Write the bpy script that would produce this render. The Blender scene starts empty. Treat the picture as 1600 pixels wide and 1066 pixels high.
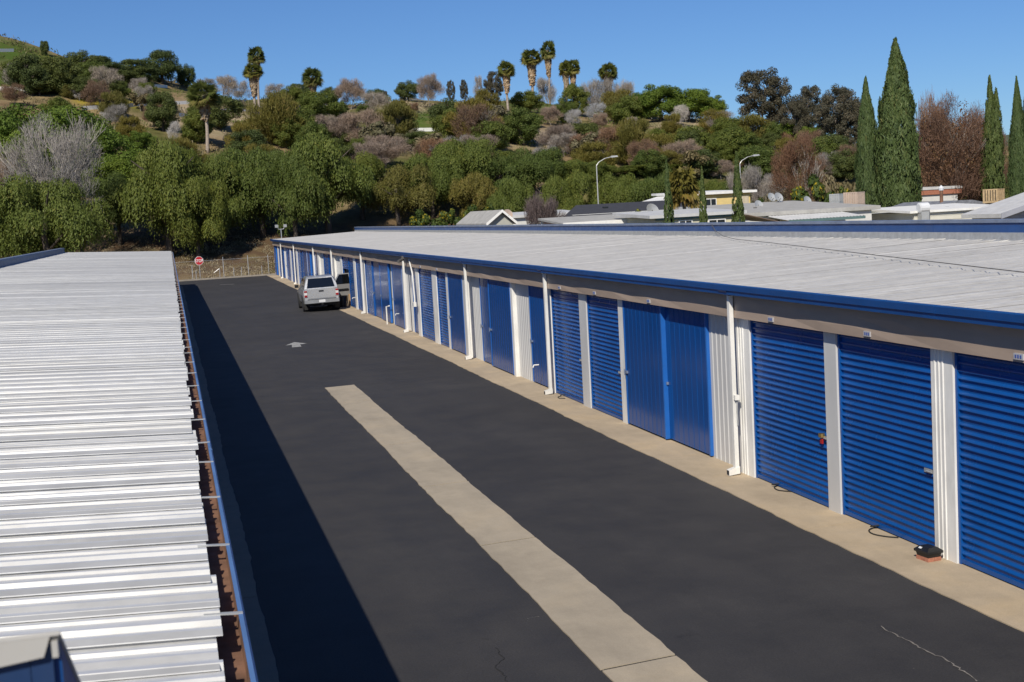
import bpy, math, random
import numpy as np
from mathutils import Matrix, Vector

R_ = math.radians
sc = bpy.context.scene
C = sc.collection

# ------------------------------------------------------------------ camera
EYE = 4.6                                   # camera height above the asphalt
FPX = 2091.658                              # focal length in pixels of the 1600 px wide picture
RM = np.array([[0.9672304, -0.07727247, 0.24185601],
               [-0.24785717, -0.08077282, 0.96542352],
               [-0.05506527, -0.99373272, -0.09727846]])
cd = bpy.data.cameras.new('camera')
cam = bpy.data.objects.new('camera', cd); C.objects.link(cam)
m4 = Matrix.Identity(4)
for i in range(3):
    m4[i][0] = RM[i, 0]; m4[i][1] = -RM[i, 1]; m4[i][2] = -RM[i, 2]
m4[2][3] = EYE
cam.matrix_world = m4
cd.sensor_width = 36; cd.lens = FPX / 1600 * 36
cd.clip_start = 0.05; cd.clip_end = 9000
cd.dof.use_dof = True; cd.dof.focus_distance = 30.0; cd.dof.aperture_fstop = 9.0
sc.camera = cam

# ------------------------------------------------------------------ world, sun, exposure
SUN_EL, SUN_AZ = 40.0, 30.0                 # light travels towards +Y, turned SUN_AZ towards +X
w = bpy.data.worlds.new('World'); sc.world = w; w.use_nodes = True
nt = w.node_tree; bg = nt.nodes['Background']
sky = nt.nodes.new('ShaderNodeTexSky'); sky.sky_type = 'NISHITA'; sky.sun_disc = False
sky.sun_elevation = R_(SUN_EL); sky.sun_rotation = R_(180 + SUN_AZ)
sky.air_density = 1.0; sky.dust_density = 0.0; sky.ozone_density = 5.0; sky.altitude = 600
tn = nt.nodes.new('ShaderNodeMix'); tn.data_type = 'RGBA'; tn.blend_type = 'MULTIPLY'; tn.inputs[0].default_value = 1.0
tn.inputs[7].default_value = (0.54, 0.73, 1.0, 1)          # clear, dry, deep blue air
nt.links.new(sky.outputs[0], tn.inputs[6]); nt.links.new(tn.outputs[2], bg.inputs[0]); bg.inputs[1].default_value = 0.084
sl = bpy.data.lights.new('sun', 'SUN'); sl.energy = 4.8; sl.angle = R_(0.5); sl.color = (1.0, 0.93, 0.80)
so = bpy.data.objects.new('sun', sl); C.objects.link(so)
ld = Vector((math.sin(R_(SUN_AZ)) * math.cos(R_(SUN_EL)), math.cos(R_(SUN_AZ)) * math.cos(R_(SUN_EL)), -math.sin(R_(SUN_EL))))
so.rotation_euler = ld.to_track_quat('-Z', 'Y').to_euler(); so.location = (-20, -30, 60)
vs = sc.view_settings
vs.view_transform = 'Standard'; vs.look = 'None'; vs.gamma = 1.0; vs.exposure = 0.0; vs.use_curve_mapping = False
sc.cycles.use_denoising = True
sc.cycles.max_bounces = 6; sc.cycles.transparent_max_bounces = 8

# ------------------------------------------------------------------ pixel helpers (directions only)
def ray(px, py):
    return RM @ np.array([px - 800.0, py - 533.0, FPX])
def at_y(px, py, Y):
    r = ray(px, py); return np.array([0, 0, EYE]) + r * (Y / r[1])
def at_z(px, py, z=0.0):
    r = ray(px, py); return np.array([0, 0, EYE]) + r * ((z - EYE) / r[2])
def at_x(px, py, X):
    r = ray(px, py); return np.array([0, 0, EYE]) + r * (X / r[0])
def rng_px(p):                              # metres per picture pixel at a point
    q = RM.T @ (np.array(p) - np.array([0, 0, EYE])); return q[2] / FPX

# ------------------------------------------------------------------ materials
def ramp(nt, fac, stops):
    n = nt.nodes.new('ShaderNodeValToRGB'); e = n.color_ramp.elements
    while len(e) < len(stops): e.new(0.5)
    for k, (p, c) in enumerate(stops):
        e[k].position = p; e[k].color = (*c, 1) if len(c) == 3 else c
    nt.links.new(fac, n.inputs[0]); return n.outputs[0]
def noise(nt, scale, detail=4, rough=0.6, vec=None, space='pos', stretch=None):
    n = nt.nodes.new('ShaderNodeTexNoise'); n.inputs['Scale'].default_value = scale
    n.inputs['Detail'].default_value = detail; n.inputs['Roughness'].default_value = rough
    if vec is None:
        if space == 'pos': vec = nt.nodes.new('ShaderNodeNewGeometry').outputs['Position']
        else: vec = nt.nodes.new('ShaderNodeTexCoord').outputs['Object']
    if stretch:
        mp = nt.nodes.new('ShaderNodeMapping'); mp.inputs['Scale'].default_value = stretch
        nt.links.new(vec, mp.inputs[0]); vec = mp.outputs[0]
    nt.links.new(vec, n.inputs['Vector']); return n.outputs['Fac']
def mixc(nt, fac, a, b, mode='MIX'):
    n = nt.nodes.new('ShaderNodeMix'); n.data_type = 'RGBA'; n.blend_type = mode
    for s, v in ((n.inputs[0], fac), (n.inputs[6], a), (n.inputs[7], b)):
        if hasattr(v, 'links'): nt.links.new(v, s)
        elif isinstance(v, (int, float)): s.default_value = v
        else: s.default_value = (*v, 1)
    return n.outputs[2]
MATS = {}
def newmat(name):
    m = bpy.data.materials.new(name); m.use_nodes = True; MATS[name] = m
    nt = m.node_tree; return m, nt, nt.nodes['Principled BSDF']
def bump(nt, b, h, strength=0.3, dist=0.02):
    n = nt.nodes.new('ShaderNodeBump'); n.inputs['Strength'].default_value = strength; n.inputs['Distance'].default_value = dist
    nt.links.new(h, n.inputs['Height']); nt.links.new(n.outputs[0], b.inputs['Normal'])
def vary(c, f): return tuple(max(0, min(1, x * f)) for x in c)
def paint(name, col, rough=0.45, metal=0.0, wear=0.12, scale=3.0, stretch=None, spec=0.5, objrand=0.0, bmp=0.0, coat=0.0):
    m, nt, b = newmat(name)
    f = noise(nt, scale, 5, 0.65, stretch=stretch)
    c = ramp(nt, f, [(0.3, vary(col, 1 - wear)), (0.7, vary(col, 1 + wear * 0.6))])
    if objrand:
        oi = nt.nodes.new('ShaderNodeObjectInfo')
        c2 = ramp(nt, oi.outputs['Random'], [(0, (1 - objrand,) * 3), (1, (1,) * 3)])
        c = mixc(nt, 1.0, c, c2, 'MULTIPLY')
    nt.links.new(c, b.inputs['Base Color'])
    fr = noise(nt, scale * 2.3, 3, 0.6, stretch=stretch)
    rr = ramp(nt, fr, [(0.3, (rough * 0.8,) * 3), (0.7, (min(1, rough * 1.25),) * 3)])
    nt.links.new(rr, b.inputs['Roughness'])
    b.inputs['Metallic'].default_value = metal; b.inputs['Specular IOR Level'].default_value = spec
    if coat: b.inputs['Coat Weight'].default_value = coat; b.inputs['Coat Roughness'].default_value = 0.06
    if bmp: bump(nt, b, noise(nt, scale * 6, 4, 0.6), bmp, 0.01)
    return m

BLUE = (0.005, 0.076, 0.30)
paint('blue_paint', BLUE, 0.24, wear=0.16, scale=1.2, spec=0.3, objrand=0.06)
paint('blue_slide', (0.004, 0.060, 0.25), 0.2, wear=0.12, scale=0.9, stretch=(1, 1, 0.25), spec=0.4, bmp=0.12, objrand=0.16)
paint('blue_trim', (0.005, 0.058, 0.22), 0.4, wear=0.15, scale=1.5)
paint('blue_faded', (0.10, 0.20, 0.42), 0.5, wear=0.3, scale=2.2, stretch=(1, 0.3, 1))
paint('blue_grey', (0.17, 0.21, 0.30), 0.5, wear=0.3, scale=2.2)
paint('white_paint', (0.76, 0.75, 0.72), 0.45, wear=0.2, scale=2.6, stretch=(1, 1, 0.4))
paint('grey_panel', (0.56, 0.56, 0.555), 0.45, wear=0.1, scale=1.5, stretch=(1, 1, 0.3))
paint('tan_header', (0.38, 0.295, 0.235), 0.6, wear=0.15, scale=1.5, stretch=(1, 0.3, 1))
paint('soffit', (0.16, 0.15, 0.14), 0.7, wear=0.2)
paint('dark_void', (0.02, 0.02, 0.022), 0.9)
paint('room_wall', (0.32, 0.30, 0.27), 0.8)
paint('galv', (0.50, 0.51, 0.52), 0.45, metal=0.5, wear=0.2, scale=6)
paint('rust_brown', (0.20, 0.105, 0.065), 0.85, wear=0.4, scale=5)
paint('black_plastic', (0.012, 0.012, 0.013), 0.42, wear=0.2)
paint('black_rubber', (0.014, 0.014, 0.014), 0.8)
paint('brick', (0.40, 0.16, 0.10), 0.85, wear=0.4, scale=14, bmp=0.3)
paint('brass', (0.65, 0.46, 0.18), 0.3, metal=0.9)
paint('red_plastic', (0.35, 0.02, 0.02), 0.4)
paint('label_white', (0.66, 0.67, 0.69), 0.5, wear=0.05)
paint('plate_grey', (0.40, 0.40, 0.43), 0.5, wear=0.05)
paint('navy_shade', (0.010, 0.034, 0.105), 0.5, wear=0.1)  # cabinet face in shadow, the darkness painted into the colour
paint('plate_ink', (0.06, 0.10, 0.32), 0.5, wear=0.05)
paint('wire_grey', (0.10, 0.095, 0.09), 0.6)
paint('cardboard', (0.42, 0.27, 0.14), 0.85, wear=0.15)
paint('rail_white', (0.80, 0.79, 0.76), 0.6, wear=0.12)
paint('beige_metal', (0.44, 0.425, 0.40), 0.4, wear=0.08)
paint('sign_red', (0.50, 0.012, 0.016), 0.4, wear=0.06)
paint('sign_white', (0.80, 0.80, 0.80), 0.4, wear=0.04)
paint('lamp_grey', (0.46, 0.47, 0.47), 0.5, metal=0.3)

def roof_metal(name, col, objrand, dirt):
    m, nt, b = newmat(name)
    f = noise(nt, 1.1, 6, 0.7, stretch=(0.25, 1.6, 1))
    c = ramp(nt, f, [(0.28, vary(col, 1 - dirt)), (0.55, col), (0.8, vary(col, 1.06))])
    st = noise(nt, 9.0, 3, 0.6, stretch=(0.5, 1, 1))
    c = mixc(nt, 0.35, c, ramp(nt, st, [(0.3, (0.72, 0.70, 0.67)), (0.55, (1, 1, 1))]), 'MULTIPLY')
    oi = nt.nodes.new('ShaderNodeObjectInfo')
    c = mixc(nt, 1.0, c, ramp(nt, oi.outputs['Random'], [(0, (1 - objrand,) * 3), (0.5, (1, 1, 1)), (1, (1 - objrand * 0.4, 1 - objrand * 0.42, 1 - objrand * 0.5))]), 'MULTIPLY')
    nt.links.new(c, b.inputs['Base Color'])
    nt.links.new(ramp(nt, noise(nt, 2.5), [(0.3, (0.36,) * 3), (0.7, (0.55,) * 3)]), b.inputs['Roughness'])
    b.inputs['Metallic'].default_value = 0.35
    return m
roof_metal('roof_bright', (0.80, 0.80, 0.79), 0.07, 0.12)
roof_metal('roof_dull', (0.60, 0.585, 0.56), 0.07, 0.14)
roof_metal('roof_flank_shade', (0.62, 0.62, 0.61), 0.22, 0.16)  # rib flanks toned down in colour to mute the sunlight on them

def asphalt():
    m, nt, b = newmat('asphalt')
    big = noise(nt, 0.16, 5, 0.6); mid = noise(nt, 0.9, 6, 0.7); st = noise(nt, 0.7, 5, 0.7, stretch=(1, 0.15, 1))
    fine = noise(nt, 45, 3, 0.7)
    c = ramp(nt, big, [(0.3, (0.034, 0.033, 0.035)), (0.7, (0.046, 0.0445, 0.046))])
    c = mixc(nt, 0.55, c, ramp(nt, mid, [(0.3, (0.70, 0.70, 0.71)), (0.7, (1.25, 1.23, 1.2))]), 'MULTIPLY')
    c = mixc(nt, 0.35, c, ramp(nt, st, [(0.3, (0.75, 0.75, 0.76)), (0.68, (1.25, 1.22, 1.18))]), 'MULTIPLY')
    c = mixc(nt, 0.6, c, ramp(nt, fine, [(0.3, (0.6, 0.6, 0.6)), (0.7, (1.4, 1.4, 1.4))]), 'MULTIPLY')
    v = nt.nodes.new('ShaderNodeTexVoronoi'); v.inputs['Scale'].default_value = 2.6
    nt.links.new(nt.nodes.new('ShaderNodeNewGeometry').outputs['Position'], v.inputs['Vector'])
    sp = ramp(nt, v.outputs['Distance'], [(0.015, (1, 1, 1)), (0.03, (0, 0, 0))])
    gate = ramp(nt, noise(nt, 1.7, 2), [(0.58, (0, 0, 0)), (0.62, (0.6, 0.6, 0.6))])
    fl = nt.nodes.new('ShaderNodeMath'); fl.operation = 'MULTIPLY'
    nt.links.new(sp, fl.inputs[0]); nt.links.new(gate, fl.inputs[1])
    c = mixc(nt, fl.outputs[0], c, (0.20, 0.18, 0.16))
    c = mixc(nt, 0.8, c, ramp(nt, noise(nt, 0.55, 6, 0.75), [(0.62, (1, 1, 1)), (0.70, (0.66, 0.66, 0.67))]), 'MULTIPLY')
    c = mixc(nt, 0.7, c, ramp(nt, noise(nt, 0.33, 7, 0.8, stretch=(1, 0.35, 1)), [(0.60, (1, 1, 1)), (0.74, (1.35, 1.32, 1.28))]), 'MULTIPLY')
    nt.links.new(c, b.inputs['Base Color'])
    nt.links.new(ramp(nt, mid, [(0.3, (0.72,) * 3), (0.7, (0.9,) * 3)]), b.inputs['Roughness'])
    b.inputs['Specular IOR Level'].default_value = 0.35
    bump(nt, b, fine, 0.35, 0.006)
asphalt()
def concrete(name, col, warm):
    m, nt, b = newmat(name)
    big = noise(nt, 0.45, 5, 0.65); mid = noise(nt, 2.4, 6, 0.7); st = noise(nt, 1.3, 4, 0.7, stretch=(1, 0.2, 1)); fine = noise(nt, 60, 3, 0.7)
    c = ramp(nt, big, [(0.3, vary(col, 0.82)), (0.5, col), (0.72, warm)])
    c = mixc(nt, 0.6, c, ramp(nt, mid, [(0.28, (0.84, 0.83, 0.82)), (0.6, (1.04, 1.03, 1.02))]), 'MULTIPLY')
    c = mixc(nt, 0.5, c, ramp(nt, st, [(0.3, (0.76, 0.76, 0.77)), (0.6, (1.04, 1.03, 1.02))]), 'MULTIPLY')
    c = mixc(nt, 0.35, c, ramp(nt, fine, [(0.3, (0.7, 0.7, 0.7)), (0.7, (1.2, 1.2, 1.2))]), 'MULTIPLY')
    nt.links.new(c, b.inputs['Base Color']); b.inputs['Roughness'].default_value = 0.85
    bump(nt, b, fine, 0.25, 0.004)
concrete('strip_concrete', (0.40, 0.345, 0.265), (0.45, 0.375, 0.27))
concrete('apron_concrete', (0.45, 0.365, 0.258), (0.53, 0.41, 0.26))
paint('joint_dark', (0.03, 0.028, 0.026), 0.95)
concrete('shade_concrete', (0.20, 0.175, 0.14), (0.22, 0.185, 0.14))  # darker copy of the concrete, the left building's shade put into its colour
concrete('kerb_concrete', (0.30, 0.27, 0.23), (0.33, 0.29, 0.24))

def leafmat(name, dark, light, warm=None, trans=0.25, rnd=0.25):
    m, nt, b = newmat(name)
    at = nt.nodes.new('ShaderNodeAttribute'); at.attribute_name = 'tint'
    stops = [(0.0, dark), (0.7, light)] + ([(0.97, warm)] if warm else [(1.0, vary(light, 1.25))])
    c = ramp(nt, at.outputs['Fac'], stops)
    oi = nt.nodes.new('ShaderNodeObjectInfo')
    c = mixc(nt, 1.0, c, ramp(nt, oi.outputs['Random'], [(0, (1 - rnd, 1 - rnd * 0.75, 1 - rnd * 0.5)), (0.5, (1, 1, 1)), (1, (1 + rnd * 0.35, 1 + rnd * 0.08, 1 - rnd * 0.35))]), 'MULTIPLY')
    nt.links.new(c, b.inputs['Base Color']); b.inputs['Roughness'].default_value = 0.6
    b.inputs['Specular IOR Level'].default_value = 0.25
    t = nt.nodes.new('ShaderNodeBsdfTranslucent'); nt.links.new(c, t.inputs[0])
    mx = nt.nodes.new('ShaderNodeMixShader'); mx.inputs[0].default_value = trans
    nt.links.new(b.outputs[0], mx.inputs[1]); nt.links.new(t.outputs[0], mx.inputs[2])
    nt.links.new(mx.outputs[0], nt.nodes['Material Output'].inputs[0])
leafmat('leaf_pepper', (0.080, 0.110, 0.021), (0.148, 0.185, 0.039), (0.21, 0.21, 0.046), trans=0.3, rnd=0.28)
leafmat('leaf_olive', (0.115, 0.110, 0.024), (0.205, 0.180, 0.042), (0.26, 0.19, 0.06))
leafmat('leaf_bright', (0.085, 0.125, 0.016), (0.140, 0.205, 0.028), (0.20, 0.25, 0.04))
leafmat('leaf_dark', (0.060, 0.080, 0.024), (0.110, 0.140, 0.038), (0.15, 0.16, 0.045))
leafmat('leaf_euc', (0.055, 0.055, 0.036), (0.115, 0.105, 0.070), (0.17, 0.13, 0.085))
leafmat('leaf_cypress', (0.050, 0.080, 0.026), (0.100, 0.140, 0.044), (0.16, 0.17, 0.06), trans=0.15)
leafmat('leaf_scrub', (0.10, 0.095, 0.045), (0.20, 0.17, 0.095), (0.28, 0.23, 0.15))
leafmat('leaf_rust', (0.10, 0.056, 0.034), (0.18, 0.100, 0.058), (0.18, 0.13, 0.06))
leafmat('leaf_citrus', (0.04, 0.070, 0.015), (0.09, 0.125, 0.025), (0.45, 0.33, 0.02))
leafmat('leaf_palm', (0.090, 0.115, 0.028), (0.18, 0.20, 0.05), (0.30, 0.25, 0.08), trans=0.45)
leafmat('leaf_palm_yellow', (0.08, 0.085, 0.02), (0.18, 0.155, 0.032), (0.24, 0.17, 0.05))
leafmat('leaf_skirt', (0.20, 0.12, 0.062), (0.40, 0.28, 0.17), (0.45, 0.36, 0.26), trans=0.1)
leafmat('twig_grey', (0.20, 0.175, 0.155), (0.36, 0.325, 0.295), (0.42, 0.39, 0.36), trans=0.0)
leafmat('twig_mauve', (0.19, 0.140, 0.110), (0.32, 0.245, 0.195), (0.36, 0.29, 0.24), trans=0.0)
leafmat('twig_brown', (0.14, 0.085, 0.055), (0.26, 0.155, 0.10), (0.24, 0.17, 0.075), trans=0.0)
leafmat('twig_dark', (0.075, 0.055, 0.055), (0.15, 0.115, 0.11), (0.18, 0.14, 0.13), trans=0.0)
leafmat('twig_pale', (0.36, 0.34, 0.33), (0.52, 0.50, 0.49), (0.60, 0.58, 0.57), trans=0.0)
leafmat('twig_rust', (0.10, 0.056, 0.038), (0.19, 0.105, 0.068), (0.23, 0.14, 0.09), trans=0.0)
leafmat('leaf_dry', (0.20, 0.155, 0.09), (0.36, 0.29, 0.18), (0.42, 0.35, 0.22), trans=0.1)
paint('bark_grey', (0.22, 0.19, 0.16), 0.9, wear=0.35, scale=4, stretch=(1, 1, 0.3))
paint('bark_pale', (0.42, 0.38, 0.34), 0.9, wear=0.3, scale=4, stretch=(1, 1, 0.3))
paint('bark_dark', (0.085, 0.068, 0.055), 0.9, wear=0.35, scale=4, stretch=(1, 1, 0.3))
paint('bark_palm', (0.36, 0.30, 0.25), 0.9, wear=0.35, scale=3, stretch=(1, 1, 2.0))

# ------------------------------------------------------------------ mesh and object helpers
class MB:
    def __init__(s): s.v = []; s.f = []
    def add(s, vs, fs):
        o = len(s.v); s.v += [tuple(p) for p in vs]; s.f += [tuple(i + o for i in f) for f in fs]; return s
    def box(s, x0, x1, y0, y1, z0, z1):
        return s.add([(x0, y0, z0), (x1, y0, z0), (x1, y1, z0), (x0, y1, z0), (x0, y0, z1), (x1, y0, z1), (x1, y1, z1), (x0, y1, z1)],
                     [(0, 3, 2, 1), (4, 5, 6, 7), (0, 1, 5, 4), (1, 2, 6, 5), (2, 3, 7, 6), (3, 0, 4, 7)])
    def hexa(s, p):                       # 8 points, bottom ring then top ring
        return s.add(p, [(0, 3, 2, 1), (4, 5, 6, 7), (0, 1, 5, 4), (1, 2, 6, 5), (2, 3, 7, 6), (3, 0, 4, 7)])
    def prism(s, poly, ax, a, b):         # polygon in the plane across axis ax, from a to b
        def p(u, v, t): return {'x': (t, u, v), 'y': (u, t, v), 'z': (u, v, t)}[ax]
        n = len(poly)
        vs = [p(u, v, a) for u, v in poly] + [p(u, v, b) for u, v in poly]
        return s.add(vs, [tuple(range(n - 1, -1, -1)), tuple(range(n, 2 * n))] + [(i, (i + 1) % n, n + (i + 1) % n, n + i) for i in range(n)])
    def tube(s, pts, rad, n=6, cap=True):
        pts = [Vector(p) for p in pts]; k = len(pts)
        if not hasattr(rad, '__len__'): rad = [rad] * k
        vs = []; up = Vector((0, 0, 1))
        for i, p in enumerate(pts):
            t = (pts[min(i + 1, k - 1)] - pts[max(i - 1, 0)]).normalized()
            a = t.cross(up if abs(t.z) < 0.95 else Vector((1, 0, 0))).normalized(); b = t.cross(a)
            for j in range(n):
                q = 2 * math.pi * j / n; vs.append(p + (a * math.cos(q) + b * math.sin(q)) * rad[i])
        fs = [(i * n + j, i * n + (j + 1) % n, (i + 1) * n + (j + 1) % n, (i + 1) * n + j) for i in range(k - 1) for j in range(n)]
        if cap: fs += [tuple(range(n - 1, -1, -1)), tuple(range((k - 1) * n, k * n))]
        return s.add(vs, fs)
    def mesh(s, name='m', smooth=False):
        me = bpy.data.meshes.new(name); me.from_pydata(s.v, [], s.f); me.update()
        if smooth: me.polygons.foreach_set('use_smooth', [True] * len(me.polygons))
        return me
def fix_normals(me):
    import bmesh
    bm = bmesh.new(); bm.from_mesh(me); bmesh.ops.recalc_face_normals(bm, faces=bm.faces); bm.to_mesh(me); bm.free(); return me
def link(name, data, mat=None, parent=None, loc=None):
    if isinstance(data, MB): data = data.mesh(name)
    o = bpy.data.objects.new(name, data); C.objects.link(o)
    if mat is not None and data is not None and not data.materials: data.materials.append(MATS[mat])
    if parent is not None:
        o.parent = parent
        if parent.get('category') is not None and parent.type == 'EMPTY' and not parent.get('local'):
            o.matrix_parent_inverse = Matrix.Translation(-parent.location)
    if loc is not None: o.location = loc
    return o
def thing(name, label, cat, loc, group=None, local=False):
    o = bpy.data.objects.new(name, None); C.objects.link(o); o.location = loc
    o['label'] = label; o['category'] = cat
    if local: o['local'] = 1
    if group: o['group'] = group
    return o
def tag(o, label, cat, group=None):
    o['label'] = label; o['category'] = cat
    if group: o['group'] = group
    return o
def structure(o): o['kind'] = 'structure'; return o
def quads_mesh(name, V, tint, mat):       # V: (n,4,3)
    n = len(V); me = bpy.data.meshes.new(name)
    me.vertices.add(n * 4); me.vertices.foreach_set('co', V.reshape(-1).astype(np.float32))
    me.loops.add(n * 4); me.loops.foreach_set('vertex_index', np.arange(n * 4, dtype=np.int32))
    me.polygons.add(n); me.polygons.foreach_set('loop_start', np.arange(0, n * 4, 4, dtype=np.int32))
    a = me.attributes.new('tint', 'FLOAT', 'POINT'); a.data.foreach_set('value', np.repeat(tint, 4).astype(np.float32))
    me.update(); me.validate(); me.materials.append(MATS[mat]); return me

# ------------------------------------------------------------------ terrain
CX = [-250, -120, -60, -36, -10, 17, 45, 77, 106, 140, 165, 200, 260, 400]
CZ = [85, 74, 59, 48, 39, 32, 30, 29.5, 25.5, 18.5, 12.5, 7, 3, 2]
def sstep(t): t = min(1, max(0, t)); return t * t * (3 - 2 * t)
def ground_z(x, y):
    if y < 123: return 0.0
    zc = float(np.interp(x, CX, CZ))
    bank = min(5.0, zc * 0.8) * sstep((y - 123) / 30)
    t = min(1.0, max(0, (y - 140) / 160))
    z = bank + max(0, zc - bank) * (t ** 1.1)
    k = sstep((y - 130) / 25)
    z += k * (0.9 * math.sin(x * 0.11 + y * 0.05) * math.sin(y * 0.09 + 1.3) + 0.5 * math.sin(x * 0.23 - y * 0.17 + 2) + 0.9 * math.sin(y * 0.21) * (1 - t))
    if y > 300: z += -0.06 * (y - 300) if x > -20 else 0.03 * (y - 300)
    return z
def hit_terrain(px, py):
    r = ray(px, py); r = r / r[1]
    y = 124.0
    while y < 420:
        p = np.array([0, 0, EYE]) + r * y
        if p[2] <= ground_z(p[0], p[1]): return p
        y += 0.5
    p = np.array([0, 0, EYE]) + r * 310; p[2] = ground_z(p[0], p[1]); return p

def soil():
    m, nt, b = newmat('hill_soil')
    big = noise(nt, 0.045, 5, 0.6); mid = noise(nt, 0.3, 6, 0.7); fine = noise(nt, 4, 5, 0.7)
    c = ramp(nt, big, [(0.32, (0.21, 0.15, 0.09)), (0.46, (0.28, 0.215, 0.12)), (0.56, (0.13, 0.125, 0.045)), (0.72, (0.085, 0.11, 0.03))])
    c = mixc(nt, 0.8, c, ramp(nt, mid, [(0.3, (0.55, 0.52, 0.48)), (0.6, (1.15, 1.12, 1.05))]), 'MULTIPLY')
    c = mixc(nt, 0.6, c, ramp(nt, fine, [(0.3, (0.6, 0.6, 0.6)), (0.7, (1.25, 1.25, 1.25))]), 'MULTIPLY')
    for nm, col in (('green', (0.075, 0.125, 0.022)), ('yellow', (0.42, 0.34, 0.02)), ('sand', (0.42, 0.33, 0.22)), ('litter', (0.115, 0.075, 0.045))):
        at = nt.nodes.new('ShaderNodeAttribute'); at.attribute_name = nm
        mu = nt.nodes.new('ShaderNodeMath'); mu.operation = 'MULTIPLY'
        nt.links.new(at.outputs['Fac'], mu.inputs[0])
        nt.links.new(ramp(nt, noise(nt, 0.5, 5, 0.7), [(0.35, (0.35,) * 3), (0.55, (1,) * 3)]), mu.inputs[1])
        c = mixc(nt, mu.outputs[0], c, mixc(nt, 0.5, col, ramp(nt, fine, [(0.3, vary(col, 0.5)), (0.7, vary(col, 1.3))])))
    nt.links.new(c, b.inputs['Base Color']); b.inputs['Roughness'].default_value = 0.95; b.inputs['Specular IOR Level'].default_value = 0.1
    bump(nt, b, fine, 0.6, 0.15)
soil()
def build_ground():
    g = MB().add([(-3500, -1500, -0.06), (3500, -1500, -0.06), (3500, 3500, -0.06), (-3500, 3500, -0.06)], [(0, 1, 2, 3)])
    structure(link('ground', g, 'hill_soil'))
    xs = np.concatenate([np.arange(-250, -80, 10), np.arange(-80, 240, 2.5), np.arange(240, 401, 10)])
    ys = np.concatenate([np.arange(121, 160, 1.5), np.arange(160, 320, 2.5), np.arange(320, 700, 20)])
    V = [(x, y, ground_z(x, y) - (0.05 if y < 123 else 0)) for y in ys for x in xs]
    n = len(xs); F = [(j * n + i, j * n + i + 1, (j + 1) * n + i + 1, (j + 1) * n + i) for j in range(len(ys) - 1) for i in range(n - 1)]
    me = bpy.data.meshes.new('hillside'); me.from_pydata(V, [], F); me.update()
    me.polygons.foreach_set('use_smooth', [True] * len(F)); me.materials.append(MATS['hill_soil'])
    P = np.array(V)
    patches = {
        'green': [(665, 178, 7), (690, 168, 6), (195, 348, 6), (1170, 195, 6), (15, 90, 9), (20, 125, 6), (640, 185, 6), (1100, 205, 7), (850, 175, 7), (720, 165, 5), (350, 200, 5)],
        'yellow': [(140, 158, 2.2), (150, 156, 2), (205, 161, 2.2), (870, 157, 3), (850, 155, 2.5)],
        'sand': [(110, 125, 10), (340, 195, 9), (370, 187, 7), (640, 165, 6), (760, 157, 7), (790, 155, 6), (680, 218, 7), (860, 215, 7), (1095, 230, 9), (1110, 245, 8), (1180, 215, 6), (1080, 200, 7), (785, 215, 6), (300, 178, 5), (190, 368, 5)],
    }
    for nm, L in patches.items():
        val = np.zeros(len(P))
        for px, py, r in L:
            c = hit_terrain(px, py); d = np.hypot(P[:, 0] - c[0], (P[:, 1] - c[1]) * 0.7)
            val = np.maximum(val, np.clip(1.5 - d / r, 0, 1))
        a = me.attributes.new(nm, 'FLOAT', 'POINT'); a.data.foreach_set('value', val.astype(np.float32))
    a = me.attributes.new('litter', 'FLOAT', 'POINT')
    a.data.foreach_set('value', (np.clip((P[:, 1] - 124.5) / 3, 0, 1) * np.clip((150 - P[:, 1]) / 8, 0, 1)).astype(np.float32))
    structure(link('hillside', me))
    # a further ridge on the right
    m = MB(); pr = [(480, 5), (560, 18), (640, 28), (720, 44), (800, 54), (900, 56), (1050, 50), (1300, 45), (1600, 40)]
    vs = []
    for x, z in pr: vs += [(x - 60, 880, -1), (x, 1150, z * 0.95), (x + 80, 1500, z * 0.4)]
    m.add(vs, [(3 * i + a, 3 * i + 3 + a, 3 * i + 4 + a, 3 * i + 1 + a) for i in range(len(pr) - 1) for a in (0, 1)])
    paint('far_hill', (0.075, 0.095, 0.055), 0.95, wear=0.4, scale=0.02)
    structure(link('far_hill', m, 'far_hill'))
build_ground()

# ------------------------------------------------------------------ the paved alley
rnd = random.Random(7)
END_A, END_B = (-12.0, 118.6), (9.3, 121.3)
def end_y(x): return END_A[1] + (x - END_A[0]) * (END_B[1] - END_A[1]) / (END_B[0] - END_A[0])
a = MB().add([(-12, -14, 0), (18, -14, 0), (18, 121.9, 0), (9.3, 121.3, 0), (-12, 118.6, 0)], [(0, 1, 2, 3, 4)])
road = structure(link('alley_asphalt', a, 'asphalt'))
def wob(seed):
    ph = [random.Random(seed + i).uniform(0, 6.28) for i in range(6)]
    def f(t): return 0.006 * math.sin(t * 1.7 + ph[0]) + 0.005 * math.sin(t * 3.9 + ph[1]) + 0.004 * math.sin(t * 8.3 + ph[2]) + 0.004 * math.sin(t * 19 + ph[3]) + 0.003 * math.sin(t * 43 + ph[5]) + 0.012 * math.sin(t * 0.6 + ph[4])
    return f
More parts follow.
